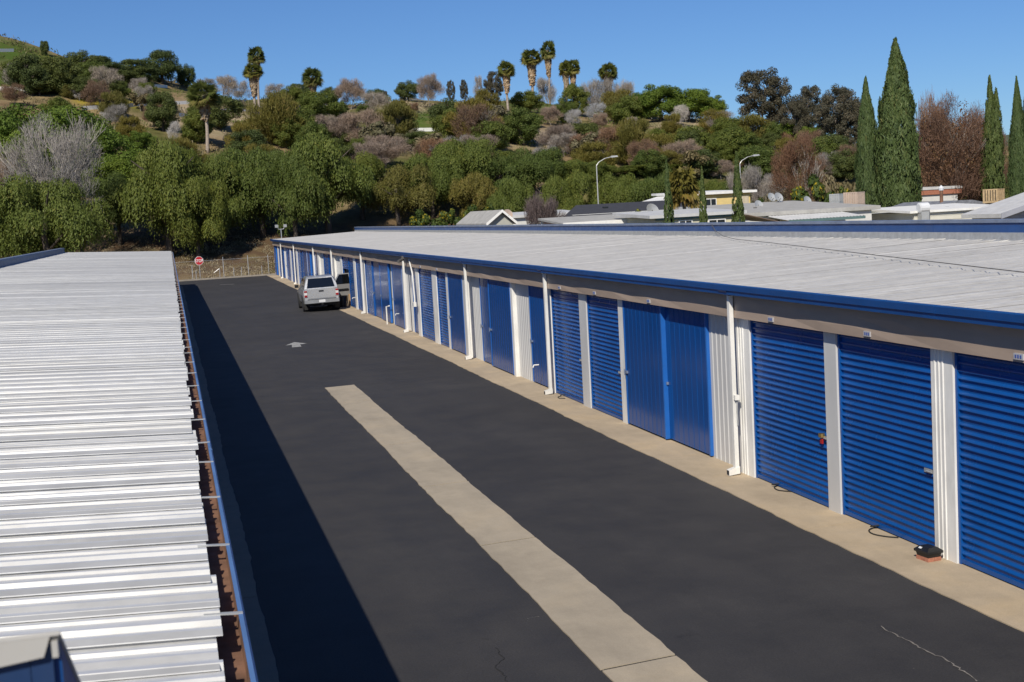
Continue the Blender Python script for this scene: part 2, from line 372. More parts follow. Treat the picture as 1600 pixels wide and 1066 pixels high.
def slab(name, xa, xb, y0, y1, top, mat, parent, cut=0.0, warp=0.0):
    # xa(y), xb(y): edges along the alley; a slab with real edges, standing a little proud of the asphalt
    n = max(2, int((y1 - y0) / 0.22)); vs = []; fs = []
    for i in range(n + 1):
        t = i / n; y = y0 + (y1 - y0) * t
        ya = y + (warp if i in (0, n) else warp * 0) ; X0, X1 = xa(y), xb(y)
        vs += [(X0, y, top), (X1, y + warp, top), (X0, y, -0.05), (X1, y + warp, -0.05)]
    for i in range(n):
        a, b = 4 * i, 4 * i + 4
        fs += [(a, a + 1, b + 1, b), (a + 2, b + 2, b + 3, a + 3), (a, b, b + 2, a + 2), (a + 1, a + 3, b + 3, b + 1)]
    fs += [(0, 2, 3, 1), (4 * n, 4 * n + 1, 4 * n + 3, 4 * n + 2)]
    return link(name, MB().add(vs, fs), mat, parent)
# centre drain strip
st = MB().add([(3.86, -13, 0.003), (4.62, -13, 0.003), (4.62, 36.7, 0.003), (3.86, 36.7, 0.003)], [(0, 1, 2, 3)])
strip = structure(link('drain_strip', st, 'joint_dark'))
wl, wr = wob(1), wob(2)
joints = [-12.8, -6.5, -0.4, 6.3, 12.35, 17.75, 22.1, 26.6, 30.0, 33.4, 36.85]
for y0, y1 in zip(joints[:-1], joints[1:]):
    slab('concrete_slab', lambda y: 3.835 + wl(y), lambda y: 4.655 + wr(y), y0 + 0.026, y1 - 0.026, 0.014, 'strip_concrete', strip, warp=0.12)
# aprons along both buildings
ap = structure(link('apron', MB().add([(8.3, -13, 0.003), (9.4, -13, 0.003), (9.4, 121.0, 0.003), (8.3, 121.0, 0.003)], [(0, 1, 2, 3)]), 'joint_dark'))
wa = wob(3); y = -12.5
while y < 120.5:
    y1 = min(120.9, y + rnd.uniform(5.4, 6.6))
    slab('concrete_slab', lambda t: 8.17 + 1.3 * wa(t), lambda t: 9.45, y + 0.010, y1 - 0.010, 0.013, 'apron_concrete', ap, warp=0.05); y = y1
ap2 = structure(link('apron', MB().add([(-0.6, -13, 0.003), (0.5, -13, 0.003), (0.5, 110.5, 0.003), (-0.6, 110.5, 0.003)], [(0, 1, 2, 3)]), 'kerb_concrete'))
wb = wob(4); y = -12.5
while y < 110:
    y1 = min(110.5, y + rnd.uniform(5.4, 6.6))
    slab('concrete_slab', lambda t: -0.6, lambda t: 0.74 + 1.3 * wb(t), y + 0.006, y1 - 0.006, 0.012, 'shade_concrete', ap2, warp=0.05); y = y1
# kerb at the far end
k = MB()
k.add([(-12, 118.55, -0.05), (9.3, 121.25, -0.05), (9.3, 121.6, -0.05), (-12, 118.9, -0.05), (-12, 118.55, 0.10), (9.3, 121.25, 0.10), (9.3, 121.6, 0.12), (-12, 118.9, 0.12)],
      [(0, 3, 2, 1), (4, 5, 6, 7), (0, 1, 5, 4), (1, 2, 6, 5), (2, 3, 7, 6), (3, 0, 4, 7)])
structure(link('kerb', k, 'kerb_concrete'))
# painted arrow: head and a worn stub of the shaft
paint('road_white', (0.34, 0.34, 0.335), 0.85, wear=0.55, scale=6)
paint('road_worn', (0.13, 0.125, 0.12), 0.85, wear=0.6, scale=5)
ar = MB().add([(3.93, 50.75, 0.005), (4.17, 50.72, 0.005), (4.08, 49.75, 0.005), (4.43, 49.72, 0.005), (4.47, 50.75, 0.005), (4.76, 50.85, 0.005), (4.36, 51.85, 0.005)],
              [(2, 3, 4, 1), (0, 1, 4, 6), (4, 5, 6)])
structure(link('painted_arrow', ar, 'road_white'))
structure(link('painted_mark', MB().add([(3.45, 107.9, 0.005), (4.65, 107.1, 0.005), (4.75, 107.9, 0.005), (3.7, 108.5, 0.005)], [(0, 1, 2, 3)]), 'road_worn'))
def crack(pts, width, mat, z=0.006, seed=0):
    r = random.Random(seed); P = []
    for (x0, y0), (x1, y1) in zip(pts[:-1], pts[1:]):
        n = max(2, int(math.hypot(x1 - x0, y1 - y0) / 0.05))
        for i in range(n):
            t = i / n; P.append((x0 + (x1 - x0) * t + r.gauss(0, 0.012), y0 + (y1 - y0) * t + r.gauss(0, 0.012)))
    vs = []; fs = []
    for i, (x, y) in enumerate(P):
        ww = width * r.uniform(0.25, 1.3); vs += [(x - ww, y, z), (x + ww, y + ww * 0.5, z)]
        if i: fs.append((2 * i - 2, 2 * i - 1, 2 * i + 1, 2 * i))
    structure(link('pavement_crack', MB().add(vs, fs), mat))
paint('crack_dust', (0.22, 0.20, 0.18), 0.9, wear=0.5, scale=20)
paint('crack_dark', (0.018, 0.018, 0.018), 0.9)
crack([tuple(at_z(*p)[:2]) for p in [(1376, 980), (1420, 1003), (1455, 1022), (1475, 1030), (1510, 1053), (1535, 1068)]], 0.009, 'crack_dust', seed=1)
crack([tuple(at_z(*p)[:2]) for p in [(820, 968), (838, 964), (850, 964)]], 0.006, 'crack_dust', seed=2)
crack([tuple(at_z(*p)[:2]) for p in [(793, 1066), (775, 1040), (788, 1028), (772, 1010)]], 0.006, 'crack_dark', seed=3)
crack([tuple(at_z(*p)[:2]) for p in [(700, 1008), (735, 1002), (770, 998)]], 0.005, 'crack_dark', seed=4)

# ------------------------------------------------------------------ right storage building
HX, DX, FX = 8.885, 9.055, 8.725            # header face, door plane, eave face
HB, HT = 2.64, 3.04                        # underside and top of the header
Y0B, Y1B = 2.0, 121.4
bld = thing('storage_building', 'long storage building with blue roll-up doors and blue eave', 'storage building', (12.5, 60, 0))
def bpart(name, mb, mat, parent=bld): return link(name, mb, mat, parent)
# walls that close the building
wl_ = MB(); wl_.box(16.30, 16.34, Y0B, Y1B, 0, 3.45); bpart('back_wall', wl_, 'grey_panel')
bpart('end_wall', MB().prism([(9.2, 0), (16.3, 0), (16.3, 3.42), (9.2, 3.16)], 'y', Y1B - 0.12, Y1B), 'grey_panel')
bpart('end_wall', MB().prism([(9.2, 0), (16.3, 0), (16.3, 3.42), (9.2, 3.16)], 'y', Y0B, Y0B + 0.12), 'grey_panel')
# header beams, one per downspout bay, slightly uneven
cuts = [Y0B, 20.41, 31.64, 40.80, 52.19, 64.27, 76.44, 86.32, 100.18, 111.98, Y1B]
for i, (a_, b_) in enumerate(zip(cuts[:-1], cuts[1:])):
    ins = rnd.uniform(-0.006, 0.006)
    h = MB(); n = max(2, int((b_ - a_) / 1.0)); vs = []; fs = []
    for j in range(n + 1):                          # sheet metal with slight dents, so the eave's shadow wanders
        yy = a_ + 0.004 + (b_ - a_ - 0.008) * j / n
        for z in (HB, HB + 0.13, HB + 0.27, HT):
            vs.append((HX + ins + rnd.uniform(-0.012, 0.012) * (z not in (HB, HT)), yy, z))
        vs += [(HX + 0.30, yy, HT), (HX + 0.30, yy, HB)]
    for j in range(n):
        for q in range(6):
            p = 6 * j; fs.append((p + q, p + (q + 1) % 6, p + 6 + (q + 1) % 6, p + 6 + q))
    fs += [(5, 4, 3, 2, 1, 0), tuple(6 * n + q for q in range(6))]
    bpart('header', MB().add(vs, fs), 'tan_header')
# eave gutter with stepped profile
prof = [(FX, HT - 0.005), (FX, HT + 0.055), (FX - 0.02, HT + 0.065), (FX - 0.02, HT + 0.15), (FX + 0.02, HT + 0.165), (FX + 0.02, HT + 0.10), (FX + 0.13, HT + 0.10), (FX + 0.13, HT - 0.005)]
yy = Y0B - 0.1
while yy < Y1B:
    y2 = min(Y1B + 0.08, yy + 12.2); bpart('eave_gutter', MB().prism(prof, 'y', yy, y2 - 0.006), 'blue_trim'); yy = y2
bpart('soffit', MB().box(FX + 0.11, HX + 0.02, Y0B, Y1B, HT - 0.02, HT + 0.02), 'soffit')
# roof: deck below, ribbed panels above
def panel_mesh(name, length, slope, width=0.46, rib=0.034, var=0):
    e = (0.0, 0.012, -0.010)[var]; r2 = rib * (0.9, 0.75, 1.0)[var]; g = (0.018, 0.026, 0.012)[var]; r3 = rib * (0.55, 0.7, 0.6)[var]
    ps = [(-0.045, 0.016), (-0.004, rib + 0.006), (0.022, rib + 0.006), (0.036, 0.004), (0.160 - g + e, 0.002), (0.160 + e, r2), (0.182 + e, r2), (0.196 + e, 0.002), (0.305 - e, 0.002), (0.315 - e, r3), (0.332 - e, r3), (0.342 - e, 0.002), (0.430, 0.0), (0.450, rib), (0.482, rib), (0.50, 0.012)]
    vs = []; fs = []
    for k_ in (0, 1):
        for y, z in ps: vs.append((length * k_, y, z + length * k_ * slope))
    n = len(ps)
    for i in range(n - 1): fs.append((i, n + i, n + i + 1, i + 1))
    for k_ in (0, 1):                                  # thin edge
        for y, z in ps: vs.append((length * k_, y, z - 0.006 + length * k_ * slope))
    o = 2 * n
    for i in range(n - 1):
        fs.append((o + i, o + i + 1, o + n + i + 1, o + n + i)); fs.append((i, i + 1, o + i + 1, o + i)); fs.append((n + i + 1, n + i, o + n + i, o + n + i + 1))
    fs += [(0, o, o + n, n)]
    me = bpy.data.meshes.new(name); me.from_pydata(vs, [], fs); me.update()
    for i in (0, 4, 8, 12): me.polygons[i].material_index = 1       # camera-side rib flanks, slot for a tone darkened against the sun
    return me
SL = 0.034
roofR = bpart('roof', MB().prism([(FX + 0.10, HT + 0.105), (16.32, 3.39), (16.32, 3.34), (FX + 0.10, HT + 0.05)], 'y', Y0B, Y1B), 'soffit')
pmRs = [panel_mesh('roof_panel', 7.62, SL, var=q) for q in range(3)]
for pmR in pmRs: pmR.materials.append(MATS['roof_dull']); pmR.materials.append(MATS['roof_dull'])
y = Y0B; i = 0
while y < Y1B - 0.4:
    o = link('roof_panel', pmRs[rnd.randrange(3)], None, roofR, (FX + 0.035 + rnd.uniform(-0.012, 0.012), y, HT + 0.122 + rnd.uniform(-0.003, 0.003)))
    o.rotation_euler = (rnd.gauss(0, 0.004), rnd.gauss(0, 0.0006), rnd.gauss(0, 0.0006)); y += 0.46
# parapet along the ridge
zr = HT + 0.125 + 7.6 * SL
bpart('ridge_flashing', MB().prism([(16.20, zr - 0.02), (16.33, zr - 0.01), (16.36, 3.60), (16.32, 3.60), (16.30, zr + 0.03), (16.17, zr + 0.005)], 'y', Y0B, Y1B + 0.05), 'galv')
yy = Y0B
while yy < Y1B:
    y2 = min(Y1B + 0.05, yy + 12.2)
    bpart('parapet', MB().prism([(16.32, 3.595), (16.62, 3.595), (16.62, 3.83), (16.32, 3.83), (16.32, 3.79), (16.335, 3.785), (16.335, 3.775), (16.32, 3.77)], 'y', yy, y2 - 0.006), 'blue_trim')
    bpart('parapet_cap', MB().prism([(16.29, 3.80), (16.30, 3.80), (16.30, 3.832), (16.64, 3.832), (16.64, 3.80), (16.65, 3.80), (16.65, 3.862), (16.29, 3.862)], 'y', yy, y2 - 0.006), 'blue_grey'); yy = y2
bpart('parapet_wall', MB().box(16.345, 16.6, Y0B, Y1B, 0, 3.594), 'grey_panel')

# doors
SP = 0.0935; NS = 28
def slat_profile(p=SP):
    return [(0.0, 0.0), (0.0, p * 0.44), (-0.016, p * 0.52), (-0.025, p * 0.62), (-0.022, p * 0.74), (-0.010, p * 0.88), (-0.001, p * 0.97), (0.0, p)]
def slat_mesh():
    ps = slat_profile(); n = len(ps); vs = []
    for y in (0.0, 1.0): vs += [(x, y, z) for x, z in ps] + [(0.009, y, SP), (0.009, y, 0)]
    n += 2
    me = bpy.data.meshes.new('slat'); me.from_pydata(vs, [], [(i, (i + 1) % n, n + (i + 1) % n, n + i) for i in range(n)] + [tuple(range(n)), tuple(range(2 * n - 1, n - 1, -1))]); me.update()
    fix_normals(me); me.materials.append(MATS['blue_paint']); return me
slat_me = slat_mesh()
def roll_door(y0, y1, slats, lock=None, bottom=0.03, label=None):
    d = MB()
    x = DX
    # side guides and bottom bar belong to the door itself
    d.box(x - 0.035, x + 0.05, y0, y0 + 0.045, 0.012, HB + 0.02); d.box(x - 0.035, x + 0.05, y1 - 0.045, y1, 0.012, HB + 0.02)
    d.box(x + 0.012, x + 0.03, y0 + 0.045, y1 - 0.045, bottom, HB + 0.25)
    o = bpart('roll_up_door', d, 'blue_paint')
    link('bottom_bar', MB().box(x - 0.03, x + 0.01, y0 + 0.047, y1 - 0.047, bottom, bottom + 0.055), 'blue_paint', o)
    n = int((HB - bottom - 0.05) / SP) + 2
    if slats:
        for i in range(n):
            s = link('slat', slat_me, None, o, (x + rnd.uniform(-0.0015, 0.0015), y0 + 0.047, bottom + 0.056 + i * SP)); s.scale = (1, y1 - y0 - 0.094, 1)
    else:
        vs = []; ps = []
        for i in range(n): ps += [(x + a, bottom + 0.056 + i * SP + b) for a, b in slat_profile()[:-1]]
        for yy in (y0 + 0.047, y1 - 0.047): vs += [(a, yy, b) for a, b in ps]
        q = len(ps); link('curtain', MB().add(vs, [(j, q + j, q + j + 1, j + 1) for j in range(q - 1)]), 'blue_paint', o)
    if lock:
        ly = y0 + 0.16
        l = MB(); l.box(x - 0.035, x - 0.022, ly - 0.08, ly + 0.10, 1.02, 1.07); l.tube([(x - 0.05, ly - 0.10, 1.045), (x - 0.05, ly + 0.02, 1.045)], 0.011, 6)
        link('latch', l, 'galv', o)
        if lock == 2:
            l = MB(); l.tube([(x - 0.06, ly, 1.055), (x - 0.06, ly, 1.11)], 0.05, 10); link('padlock', l, 'brass', o)
            link('lock_tag', MB().box(x - 0.075, x - 0.05, ly - 0.03, ly + 0.03, 0.96, 1.03), 'red_plastic', o)
    return o
def vribs(y0, y1, x, depth, pitch=0.28, groove=0.035):
    n = max(1, round((y1 - y0) / pitch)); p = (y1 - y0) / n; pts = []
    for i in range(n):
        a_ = y0 + i * p
        pts += [(a_, x), (a_ + p - groove, x), (a_ + p - groove * 0.66, x + depth), (a_ + p - groove * 0.33, x + depth)]
    pts.append((y1, x)); return pts
def sheet_v(pts, z0, z1, thick):
    n = len(pts); xb = max(p[1] for p in pts) + thick
    poly = [(xx, yy) for yy, xx in pts] + [(xb, pts[-1][0]), (xb, pts[0][0])]
    return MB().prism(poly, 'z', z0, z1)
paint('blue_edge_lit', (0.015, 0.12, 0.44), 0.4, wear=0.1)  # door blue lightened, the sunlit look of the edges painted in
def slide_door(y0, y1, layer, latch=True):
    x = DX + 0.01 - 0.075 * layer
    o = bpart('sliding_door', sheet_v(vribs(y0 + 0.05, y1 - 0.05, x, 0.008, 0.24, 0.03), 0.05, HB + 0.2, 0.02), 'blue_slide')
    f = MB(); f.box(x - 0.012, x + 0.075, y0, y0 + 0.05, 0.04, HB + 0.2); link('edge_frame', f, 'blue_edge_lit', o)
    f = MB(); f.box(x - 0.012, x + 0.075, y1 - 0.05, y1, 0.04, HB + 0.2); link('edge_frame', f, 'blue_edge_lit', o)
    if latch:
        l = MB(); l.box(x - 0.035, x + 0.0, y1 - 0.14, y1 + 0.03, 1.10, 1.15); l.tube([(x - 0.05, y1 - 0.06, 1.06), (x - 0.05, y1 - 0.06, 1.19)], 0.012, 6); link('latch', l, 'blue_grey', o)
    return o
def wall_panel(y0, y1):
    return bpart('wall_panel', sheet_v(vribs(y0, y1, DX + 0.06, -0.012, 0.2, 0.045), 0.012, HB + 0.2, 0.02), 'grey_panel')
def post(y0, y1, mat='white_paint', x=HX + 0.105, ribbed=False):
    if ribbed:
        w_ = y1 - y0
        pts = [(y0, x), (y0 + w_ * 0.40, x), (y0 + w_ * 0.42, x - 0.012), (y0 + w_ * 0.47, x - 0.012), (y0 + w_ * 0.49, x), (y0 + w_ * 0.58, x), (y0 + w_ * 0.60, x - 0.012), (y0 + w_ * 0.64, x - 0.012), (y0 + w_ * 0.66, x), (y0 + w_ * 0.76, x), (y0 + w_ * 0.78, x - 0.012), (y0 + w_ * 0.82, x - 0.012), (y0 + w_ * 0.84, x), (y1, x)]
        return bpart('pilaster', MB().prism([(b, a) for a, b in pts] + [(DX + 0.08, y1), (DX + 0.08, y0)], 'z', 0.012, HB + 0.01), mat)
    return bpart('pilaster', MB().box(x, DX + 0.08, y0, y1, 0.012, HB + 0.01), mat)
def downspout(y):
    x = HX - 0.05; d = MB()
    d.prism([(x - 0.036, y - 0.043), (x + 0.036, y - 0.043), (x + 0.036, y + 0.043), (x - 0.036, y + 0.043)], 'z', 0.14, HT - 0.02)
    o = bpart('downspout', d, 'white_paint')
    link('spout_foot', MB().hexa([(x - 0.15, y - 0.055, 0.02), (x + 0.045, y - 0.055, 0.04), (x + 0.045, y + 0.055, 0.04), (x - 0.15, y + 0.055, 0.02), (x - 0.15, y - 0.055, 0.11), (x + 0.045, y - 0.055, 0.16), (x + 0.045, y + 0.055, 0.16), (x - 0.15, y + 0.055, 0.11)]), 'white_paint', o)
    link('spout_mouth', MB().box(x - 0.155, x - 0.145, y - 0.042, y + 0.042, 0.03, 0.10), 'dark_void', o)
    link('outlet', MB().hexa([(x - 0.05, y - 0.07, HT - 0.03), (x + 0.05, y - 0.07, HT - 0.03), (x + 0.05, y + 0.07, HT - 0.03), (x - 0.05, y + 0.07, HT - 0.03), (FX - 0.03, y - 0.17, HT + 0.06), (FX + 0.12, y - 0.17, HT + 0.06), (FX + 0.12, y + 0.17, HT + 0.06), (FX - 0.03, y + 0.17, HT + 0.06)]), 'blue_trim', o)
def plate(y):
    o = bpart('number_plate', MB().box(HX - 0.022, HX + 0.004, y - 0.085, y + 0.085, HB + 0.030, HB + 0.098), 'plate_grey')
    m = MB()
    for q in range(3): m.box(HX - 0.026, HX - 0.020, y - 0.06 + q * 0.045, y - 0.035 + q * 0.045, HB + 0.048, HB + 0.084)
    link('numeral', m, 'plate_ink', o)

PAT = [('roll', 2.2, 4.9, 0), ('post', 4.9, 5.3), ('roll', 5.3, 7.9, 0), ('post', 7.9, 8.25), ('roll', 8.25, 10.95, 0), ('rib', 10.95, 11.4),
       ('roll', 11.4, 14.2, 1), ('rib', 14.2, 14.68), ('roll', 14.68, 17.12, 1), ('post', 17.12, 17.48, 'g'), ('roll', 17.48, 20.05, 1), ('rib', 20.05, 20.6),
       ('panel', 20.6, 22.1), ('slide', 22.02, 24.15, 0), ('slide', 24.05, 26.28, 1), ('post', 26.3, 26.62), ('roll', 26.62, 28.86, 1), ('post', 28.86, 29.4, 'g'), ('roll', 29.4, 31.8, 1), ('post', 31.8, 32.35),
       ('slide', 32.4, 34.15, -0.3), ('panel', 34.1, 35.62), ('post', 35.6, 35.82), ('slide', 35.82, 38.42, 1), ('slide', 38.35, 39.85, 0), ('panel', 39.8, 41.25), ('post', 41.25, 41.6),
       ('slide', 42.05, 44.3, 1), ('post', 41.6, 42.05, 'g'), ('post', 44.32, 44.72), ('roll', 44.72, 46.4, 0), ('post', 46.4, 47.22), ('roll', 47.22, 49.9, 0), ('post', 49.9, 50.5),
       ('slide', 50.5, 51.8, -0.3), ('panel', 51.75, 53.25), ('slide', 53.6, 56.05, 1), ('post', 53.25, 53.6, 'g'), ('panel', 56.0, 57.15), ('slide', 57.1, 59.5, 1), ('slide', 59.4, 62.1, 0), ('roll', 62.1, 64.35, 0), ('post', 64.35, 65.5),
       ('roll', 65.5, 67.6, 0), ('post', 67.6, 68.35), ('roll', 68.35, 70.5, 0), ('open', 70.5, 73.05), ('post', 73.05, 73.8), ('panel', 73.8, 76.5), ('post', 76.5, 77.3), ('roll', 77.3, 79.65, 0), ('roll', 79.65, 82.15, 0),
       ('panel', 82.15, 84.6), ('post', 84.6, 85.45), ('slide', 85.4, 87.7, 0), ('post', 87.7, 88.3), ('slide', 88.3, 90.1, 0), ('slide', 90.0, 91.7, 1), ('post', 91.7, 92.2), ('slide', 92.15, 94.9, 1), ('roll', 94.85, 96.9, 0), ('roll', 96.9, 99.1, 0), ('post', 99.1, 100.3),
       ('roll', 100.3, 102.3, 0), ('roll', 102.3, 104.5, 0), ('post', 104.5, 105.6), ('slide', 105.6, 107.7, 1), ('slide', 107.6, 109.6, 0), ('panel', 109.5, 112.2), ('roll', 112.2, 114.4, 0), ('roll', 114.4, 116.7, 0), ('post', 116.7, 117.7), ('slide', 117.7, 119.6, 0), ('slide', 119.5, 121.2, 1), ('post', 121.2, 121.39)]
for e in PAT:
    kd, a_, b_ = e[:3]
    if kd == 'roll':
        roll_door(a_, b_, bool(e[3]), 2 if abs(a_ - 17.48) < 0.1 else 1)
        if a_ > 9 and a_ < 50: plate((a_ + b_) / 2 + rnd.uniform(-0.1, 0.25))
    elif kd == 'slide': slide_door(a_, b_, e[3])
    elif kd == 'panel': wall_panel(a_, b_)
    elif kd == 'post': post(a_ + 0.002, b_ - 0.002, 'grey_panel' if len(e) > 3 else 'white_paint')
    elif kd == 'rib': post(a_ + 0.002, b_ - 0.002, 'white_paint', ribbed=True)
    elif kd == 'open':
        o = roll_door(a_, b_, False, None, bottom=1.95)
        r = MB(); r.box(13.0, 13.1, a_, b_, 0, 2.9); bpart('unit_wall', r, 'room_wall'); 
        bpart('unit_wall', MB().box(9.2, 13.0, a_ - 0.06, a_, 0, 2.9), 'room_wall'); bpart('unit_wall', MB().box(9.2, 13.0, b_, b_ + 0.06, 0, 2.9), 'room_wall')
        bpart('unit_floor', MB().box(9.2, 13.0, a_, b_, -0.04, 0.02), 'kerb_concrete')
for y in (20.41, 31.64, 40.80, 52.19, 64.27, 76.44, 86.32, 100.18, 111.98): downspout(y)
plate(24.4)
# power strip box, conduit and camera bits on the facade
cb = bpart('security_camera', MB().tube([(FX - 0.02, 51.5, 2.93), (FX - 0.24, 51.2, 2.86)], [0.06, 0.06], 8), 'wire_grey'); link('mount', MB().box(FX - 0.06, FX + 0.06, 51.42, 51.58, 2.95, 3.06), 'wire_grey', cb)
bpart('conduit', MB().tube([(HX - 0.02, 50.9, 2.95), (HX - 0.05, 50.6, 2.75), (HX - 0.03, 50.35, 2.4), (HX - 0.03, 50.2, 1.5), (HX - 0.03, 50.2, 1.25)], 0.03, 6), 'white_paint')
bpart('outlet_box', MB().box(HX - 0.09, HX + 0.01, 50.1, 50.3, 1.15, 1.32), 'white_paint')
bpart('outlet_box', MB().box(HX - 0.07, HX + 0.01, 20.3, 20.4, 1.28, 1.36), 'white_paint')
bpart('conduit', MB().tube([(HX - 0.02, 20.35, 1.28), (HX - 0.02, 20.35, 0.85)], 0.014, 6), 'galv')
for y_ in (32.9, 54.4, 67.75): bpart('hose_bib', MB().tube([(HX + 0.03, y_, 0.62), (HX - 0.10, y_, 0.62), (HX - 0.13, y_, 0.56)], 0.018, 6), 'white_paint')
# slim pipe with small cap by the far white wall panel
bpart('standpipe', MB().tube([(HX - 0.1, 56.9, 0.0), (HX - 0.1, 56.9, 0.78), (HX + 0.05, 56.9, 0.80)], 0.03, 6), 'white_paint')

# loose wire lying over the roof
wp = []
for px, py in [(1112, 351), (1118, 361), (1130, 369), (1150, 374), (1200, 379), (1260, 386), (1320, 393), (1380, 400), (1440, 407), (1500, 414), (1560, 421), (1640, 430), (1760, 444), (1900, 461)]:
    r = ray(px, py)
    # meet the roof plane  z = (HT+0.2) + SL*(x-FX)
    A = HT + 0.215 - SL * FX; t = (A - EYE) / (r[2] - SL * r[0]); p = np.array([0, 0, EYE]) + r * t
    if p[0] > 16.2: p = at_x(px, py, 16.28)
    wp.append(tuple(p))
wire = tag(link('roof_wire', MB().tube(wp, 0.008, 5), 'wire_grey'), 'thin dark wire lying across the grey ribbed roof', 'wire')

# ------------------------------------------------------------------ left storage building
lb = thing('storage_building', 'low storage building with bright ribbed metal roof and brown open gutter', 'storage building', (-4, 58, 0))
LY0, LY1, LE, LZ, LS = 1.7, 109.8, 0.08, 2.83, 0.047
lpart = lambda n, m, mt, par=lb: link(n, m, mt, par)
lpart('side_wall', MB().box(-0.16, -0.06, LY0, LY1 - 0.02, 0, LZ - 0.03), 'grey_panel')
lpart('end_wall', MB().prism([(-7.9, 0), (-0.165, 0), (-0.165, LZ - 0.03), (-7.9, LZ + 7.9 * LS - 0.04)], 'y', LY1 - 0.15, LY1 - 0.03), 'grey_panel')
lpart('end_wall', MB().prism([(-7.9, 0), (-0.165, 0), (-0.165, LZ - 0.03), (-7.9, LZ + 7.9 * LS - 0.04)], 'y', LY0, LY0 + 0.12), 'grey_panel')
roofL = lpart('roof', MB().prism([(-0.02, LZ - 0.012), (-7.9, LZ - 0.012 + 7.9 * LS), (-7.9, LZ - 0.06 + 7.9 * LS), (-0.02, LZ - 0.06)], 'y', LY0, LY1), 'soffit')
pmLs = [panel_mesh('roof_panel', 7.95, LS, rib=0.027, var=q) for q in range(3)]
for pmL in pmLs: pmL.transform(Matrix.Scale(-1, 4, (1, 0, 0))); pmL.flip_normals(); pmL.materials.append(MATS['roof_bright']); pmL.materials.append(MATS['roof_flank_shade'])
y = LY0; i = 0
while y < LY1 - 0.4:
    far = y > 105.5
    o = link('roof_panel', pmLs[rnd.randrange(3)], None, roofL, (LE + rnd.uniform(-0.018, 0.018), y, LZ + rnd.uniform(-0.003, 0.003)))
    o.rotation_euler = (rnd.gauss(0, 0.005), rnd.gauss(0, 0.0006), rnd.gauss(0, 0.0007)); y += 0.46
yy = LY0
while yy < 106.5:
    y2 = min(106.5, yy + 9.2); sg = rnd.uniform(-0.012, 0.012)
    g = lpart('gutter', MB().prism([(-0.03, LZ - 0.135), (0.19, LZ - 0.135), (0.205, LZ - 0.01 + sg), (0.195, LZ + 0.004 + sg), (0.175, LZ + 0.004 + sg), (0.175, LZ - 0.010 + sg), (0.186, LZ - 0.014 + sg), (0.180, LZ - 0.122), (-0.03, LZ - 0.122)], 'y', yy, y2 - 0.005), 'blue_faded')
    link('gutter_lining', MB().prism([(-0.03, LZ - 0.121), (0.178, LZ - 0.121), (0.182, LZ - 0.03 + sg), (0.179, LZ - 0.03 + sg), (0.172, LZ - 0.108), (-0.03, LZ - 0.112)], 'y', yy + 0.01, y2 - 0.015), 'rust_brown', g)
    ys_ = yy + 0.3
    while ys_ < y2:
        s_ = link('strap', MB().hexa([(LE - 0.06, ys_, LZ + 0.006), (0.195, ys_ - 0.004, LZ + 0.0 + sg), (0.195, ys_ + 0.024, LZ + 0.0 + sg), (LE - 0.06, ys_ + 0.028, LZ + 0.006), (LE - 0.06, ys_, LZ + 0.012), (0.195, ys_ - 0.004, LZ + 0.008 + sg), (0.195, ys_ + 0.024, LZ + 0.008 + sg), (LE - 0.06, ys_ + 0.028, LZ + 0.012)]), 'lamp_grey', g); ys_ += 1.38
    yy = y2
zl = LZ + 7.9 * LS
yy = LY0
while yy < LY1 - 2:
    y2 = min(LY1 - 1.0, yy + 12.2)
    lpart('parapet', MB().prism([(-7.86, zl - 0.02), (-8.2, zl - 0.02), (-8.2, zl + 0.36), (-7.9, zl + 0.36)], 'y', yy, y2 - 0.006), 'blue_grey')
    lpart('parapet_cap', MB().prism([(-7.84, zl + 0.30), (-7.85, zl + 0.30), (-7.89, zl + 0.362), (-8.22, zl + 0.362), (-8.22, zl + 0.395), (-7.87, zl + 0.395)], 'y', yy, y2 - 0.006), 'blue_grey'); yy = y2
lpart('back_wall', MB().box(-8.19, -7.95, LY0, LY1 - 1, 0, zl - 0.021), 'grey_panel')

# blue metal hood on the near end of the left roof
hd = thing('roof_cabinet', 'blue sheet metal cabinet with beige rim on the bright ribbed roof', 'cabinet', (-0.55, 1.9, LZ))
hx0, hx1, hy0, hy1, hz0, hz1 = -0.98, -0.186, 1.86, 1.895, 2.80, 4.072
link('shell', MB().prism([(hy0 + 0.02, hz0), (hy0 + 0.45, hz0), (hy0 + 0.45, hz1 - 0.296), (hy0 + 0.02, hz1 - 0.022)], 'x', hx0, hx1), 'blue_trim', hd)
link('lid', MB().prism([(hy0 - 0.005, hz1 - 0.006), (hy0 + 0.455, hz1 - 0.295), (hy0 + 0.455, hz1 - 0.288), (hy0 - 0.004, hz1)], 'x', hx0 - 0.003, hx1 + 0.003), 'beige_metal', hd)
m = MB(); m.box(hx1 - 0.009, hx1 - 0.001, hy0 - 0.006, hy0 + 0.018, hz1 - 0.036, hz1 - 0.0135); link('rim', m, 'beige_metal', hd)
link('face_above_shadow', MB().prism([(hx0 + 0.003, hz1 - 0.0062), (hx1 - 0.010, hz1 - 0.0062), (hx1 - 0.020, hz1 - 0.034), (hx0 + 0.003, hz1 - 0.115)], 'y', hy0 - 0.0045, hy0 + 0.007), 'beige_metal', hd)  # slanted lower edge shaped as the shadow line across the face
link('shadow_panel', MB().box(hx0 + 0.014, hx1 - 0.040, hy0 + 0.008, hy0 + 0.016, hz0, hz1 - 0.03), 'navy_shade', hd)  # dark sheet standing in for the shadow on the face
link('side_shade_strip', MB().box(hx1 - 0.039, hx1 - 0.010, hy0 + 0.008, hy0 + 0.0195, hz0, hz1 - 0.02), 'navy_shade', hd)

